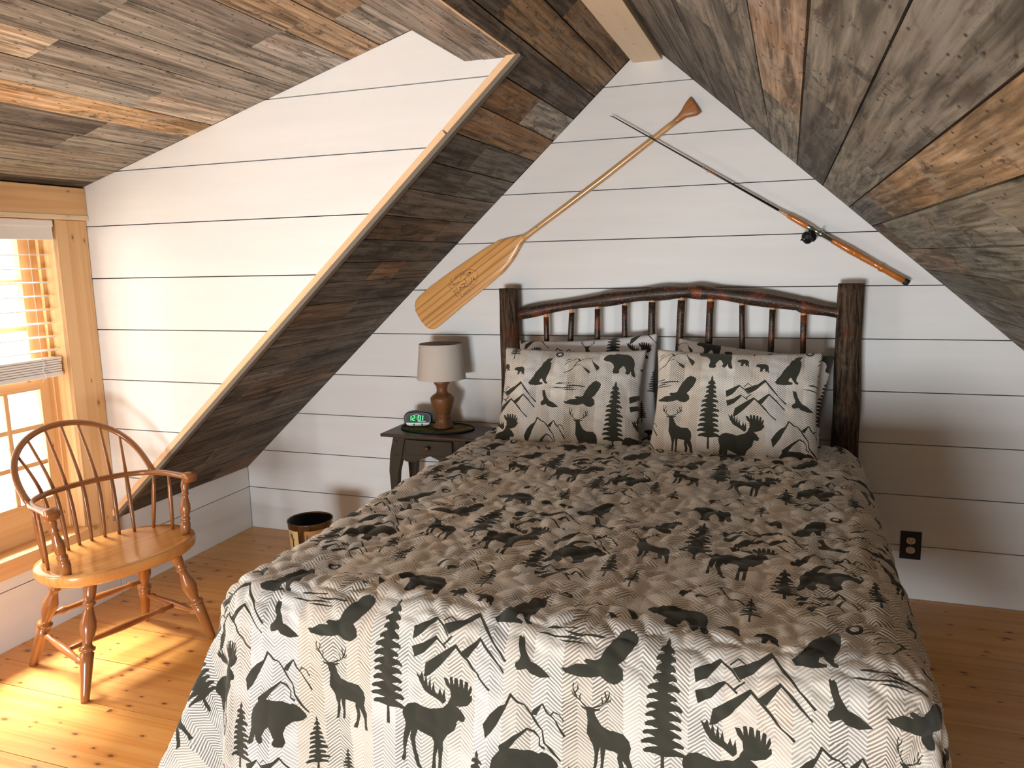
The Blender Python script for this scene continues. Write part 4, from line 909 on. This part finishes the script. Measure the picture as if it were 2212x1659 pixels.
rd = Vector((-.42, -.55, .72)).normalized(); rc0 = Vector((1.026, -.030, .010))
reel = lathe('reel', [(.0, 0), (.023, 0), (.025, .002), (.025, .006), (.020, .008), (.019, .024), (.025, .026), (.0265, .028), (.0265, .034), (.023, .038), (.0, .038)], M_BLK, rod, 26, rc0-rd*.010, rd)
tube('ring', [rc0+rd*.022+ (Vector((0, 1, 0)).cross(rd).normalized()*math.cos(k*.3927)+rd.cross(Vector((0, 1, 0)).cross(rd).normalized())*math.sin(k*.3927))*.0255 for k in range(17)], .0016, M_CHR, reel, 6, False)
tube('crank', [rc0+rd*.023, rc0+rd*.025+Vector((-.010, -.013, 0))], .0018, M_CHR, reel, 6); lathe('crank_knob', [(.0035, 0), (.0042, .004), (.003, .010)], M_BLK, reel, 10, rc0+rd*.025+Vector((-.010, -.013, 0)), rd)
tube('foot', [(1.01, -.010, .006), (1.03, -.018, .010), (1.055, -.010, .006)], .003, M_CHR, reel, 6)

# ------------------------------------------------------------------ Windsor armchair
CH_C = Vector((-2.450, -1.450, 0)); CH_A = math.radians(-14.0)       # local +x = forward, +y = towards the bed wall
ch = empty('windsor_armchair', CH_C, 'honey-stained wooden bow-back armchair by the window', 'chair', rz=CH_A)
SZ = .452
# seat outline (x forward, y sideways)
so = []
for k in range(64):
    a = 2*pi*k/64; c, s = math.cos(a), math.sin(a)
    x = (.205*abs(c)**.80 if c > 0 else -.205*abs(c)**.95); y = .297*math.copysign(abs(s)**.82, s); so.append((x, y))
def seat():
    bm = bmesh.new(); rings = []
    for sc, z in ((.945, -.048), (.985, -.038), (1.0, -.022), (1.0, -.008), (.988, 0), (.90, -.0008), (.82, -.005), (.6, -.010), (.3, -.012)):
        ring = []
        for x, y in so: ring.append(bm.verts.new((x*sc, y*sc, SZ+z)))
        rings.append(ring)
    n = 64
    for i in range(len(rings)-1):
        for k in range(n): bm.faces.new((rings[i][k], rings[i][(k+1) % n], rings[i+1][(k+1) % n], rings[i+1][k]))
    bm.faces.new(rings[-1]); bm.faces.new(rings[0][::-1])
    uvl = bm.loops.layers.uv.new('UVMap')
    for f in bm.faces:
        for l in f.loops: l[uvl].uv = (l.vert.co.y, l.vert.co.x)
    return bm_obj('seat', bm, M_SEAT, ch, True)
seat()
def turned(name, a, b, prof, parent=ch, mat=None, n=18):
    a, b = Vector(a), Vector(b); L = (b-a).length
    return lathe(name, [(r, t*L) for t, r in prof], mat or M_CHAIR, parent, n, a, b-a)
legprof = [(0, .0135), (.06, .0150), (.30, .0205), (.385, .0225), (.392, .0175), (.405, .0255), (.428, .0260), (.438, .0185), (.45, .0150), (.47, .0150), (.52, .0215), (.58, .0265), (.63, .0255), (.72, .0155), (.755, .0135), (.772, .0205), (.790, .0205), (.80, .0150), (.85, .0195), (.93, .0215), (1, .0195)]
legprof = [(t_, r_2*1.08) for t_, r_2 in legprof]
# feet measured on the floor, converted to the chair's frame
def toloc(p): return Matrix.Rotation(-CH_A, 3, 'Z') @ (Vector(p)-CH_C)
feet = {'fl': (-2.338, -1.762), 'fr': (-2.222, -1.230), 'bl': (-2.762, -1.620), 'br': (-2.640, -1.168)}
tops_ = {}
LEG = {}
for k, (x, y) in feet.items():
    f = toloc((x, y, 0)); t = Vector(((.10 if k[0] == 'f' else -.105), (-.165 if k[1] == 'l' else .165), SZ-.034)); LEG[k] = (f, t); turned('leg', f, t, legprof)
def at_leg(k, t): a, b = LEG[k]; return a.lerp(b, t)
strp = [(0, .0085), (.10, .0095), (.14, .0145), (.165, .0145), (.19, .0100), (.38, .0135), (.5, .0155), (.62, .0135), (.81, .0100), (.835, .0145), (.86, .0145), (.90, .0095), (1, .0085)]
sl_ = turned('stretcher', at_leg('bl', .33), at_leg('fl', .28), strp); sr_ = turned('stretcher', at_leg('br', .33), at_leg('fr', .28), strp)
ma = at_leg('bl', .33).lerp(at_leg('fl', .28), .55); mb = at_leg('br', .33).lerp(at_leg('fr', .28), .55)
turned('stretcher', ma, mb, strp); turned('stretcher', at_leg('bl', .50), at_leg('br', .50), strp)
# arm rail (U) and bow
AZ = .685
rail_pts = [(.078, -.266), (.0, -.266), (-.07, -.260), (-.14, -.225), (-.190, -.150), (-.212, -.06), (-.215, 0), (-.212, .06), (-.190, .150), (-.14, .225), (-.07, .260), (.0, .270), (.078, .278)]
rc_ = smooth_curve([(x, y, AZ) for x, y in rail_pts], 5)
V, F, U = [], [], []; m = len(rc_)
for i, p in enumerate(rc_):
    t = (rc_[min(i+1, m-1)]-rc_[max(i-1, 0)]).normalized(); nrm = Vector((-t.y, t.x, 0)); e = abs(i/(m-1)-.5)*2; w = .0125+.013*max(0, e-.80)/.20; h = .0105
    for k in range(12):
        a = 2*pi*k/12; c, s = math.cos(a), math.sin(a); V.append(p+nrm*w*math.copysign(abs(c)**.6, c)+Vector((0, 0, h*math.copysign(abs(s)**.6, s)))); U.append((i*.02, k*.01))
for i in range(m-1):
    for k in range(12): F.append((i*12+k, (i+1)*12+k, (i+1)*12+(k+1) % 12, i*12+(k+1) % 12))
F.append(tuple(range(12))); F.append(tuple((m-1)*12+k for k in range(11, -1, -1)))
ar = mesh_obj('arm_rail', V, F, M_CHAIR, ch, U, smooth=True)
for y in (-.268, .280): lathe('hand_rest', [(.0, -.024), (.018, -.024), (.023, -.019), (.024, 0), (.023, .019), (.018, .024), (0, .024)], M_CHAIR, ar, 18, (.084, y, AZ-.004), (0, 1, 0), False)
postp = [(0, .0135), (.08, .0175), (.16, .0205), (.23, .0195), (.25, .0150), (.27, .0190), (.32, .0190), (.34, .0150), (.37, .0170), (.46, .0210), (.54, .0200), (.66, .0125), (.70, .0115), (.72, .0145), (.75, .0145), (.77, .0120), (.86, .0165), (.92, .0160), (1, .0110)]
for s in (-1, 1): turned('arm_post', (.088, s*.238, SZ-.006), (.072, s*.268, AZ-.008), postp)
bow = []
for k in range(41):
    a = pi*k/40; y = -.248*math.cos(a)*(1+.12*math.sin(a)); z = AZ+.232*math.sin(a)**.88; x = -.112-.115*math.sin(a)**.7-.105*(z-AZ)/.232
    bow.append((x, y, z))
bow[0] = (-.110, -.248, AZ-.004); bow[-1] = (-.110, .248, AZ-.004)
tube('bow', bow, [(.0125, .0105)]*len(bow), M_CHAIR, ch, 12)
def bow_at(y):
    b_ = min((abs(p[1]-y), p) for p in bow if p[2] > AZ+.02); return Vector(b_[1])
def rail_at(y, back=True):
    c = [p for p in rc_ if (p.x < -.02)]; return min(((abs(p.y-y)), tuple(p)) for p in c)[1]
spin = [(0, .0062), (.18, .0082), (.36, .0096), (.5, .0078), (.62, .0065), (1, .0050)]
for k in range(7):
    s = (k-3)/3; yb = s*.155; xb = -.185+.05*s*s*.9; yt = s*.205; rt = Vector(rail_at(s*.17)); bt = bow_at(yt)
    p0 = Vector((xb, yb, SZ-.004)); seg_ = smooth_curve([p0, Vector((rt.x, rt.y, AZ)), bt], 8); L = len(seg_)
    rad = [np.interp(i/(L-1)*1.0, [t for t, r in spin], [r for t, r in spin]) for i in range(L)]
    tube('spindle', seg_, rad, M_CHAIR, ch, 8)
for s in (-1, 1):
    for (xb, yb, xt, yt) in ((-.110, .222, -.105, .243), (-.020, .252, -.030, .262)):
        a, b = Vector((xb, s*yb, SZ-.004)), Vector((xt, s*yt, AZ-.006)); turned('spindle', a, b, [(0, .0062), (.3, .0085), (.55, .0095), (.8, .0070), (1, .0055)], n=8)
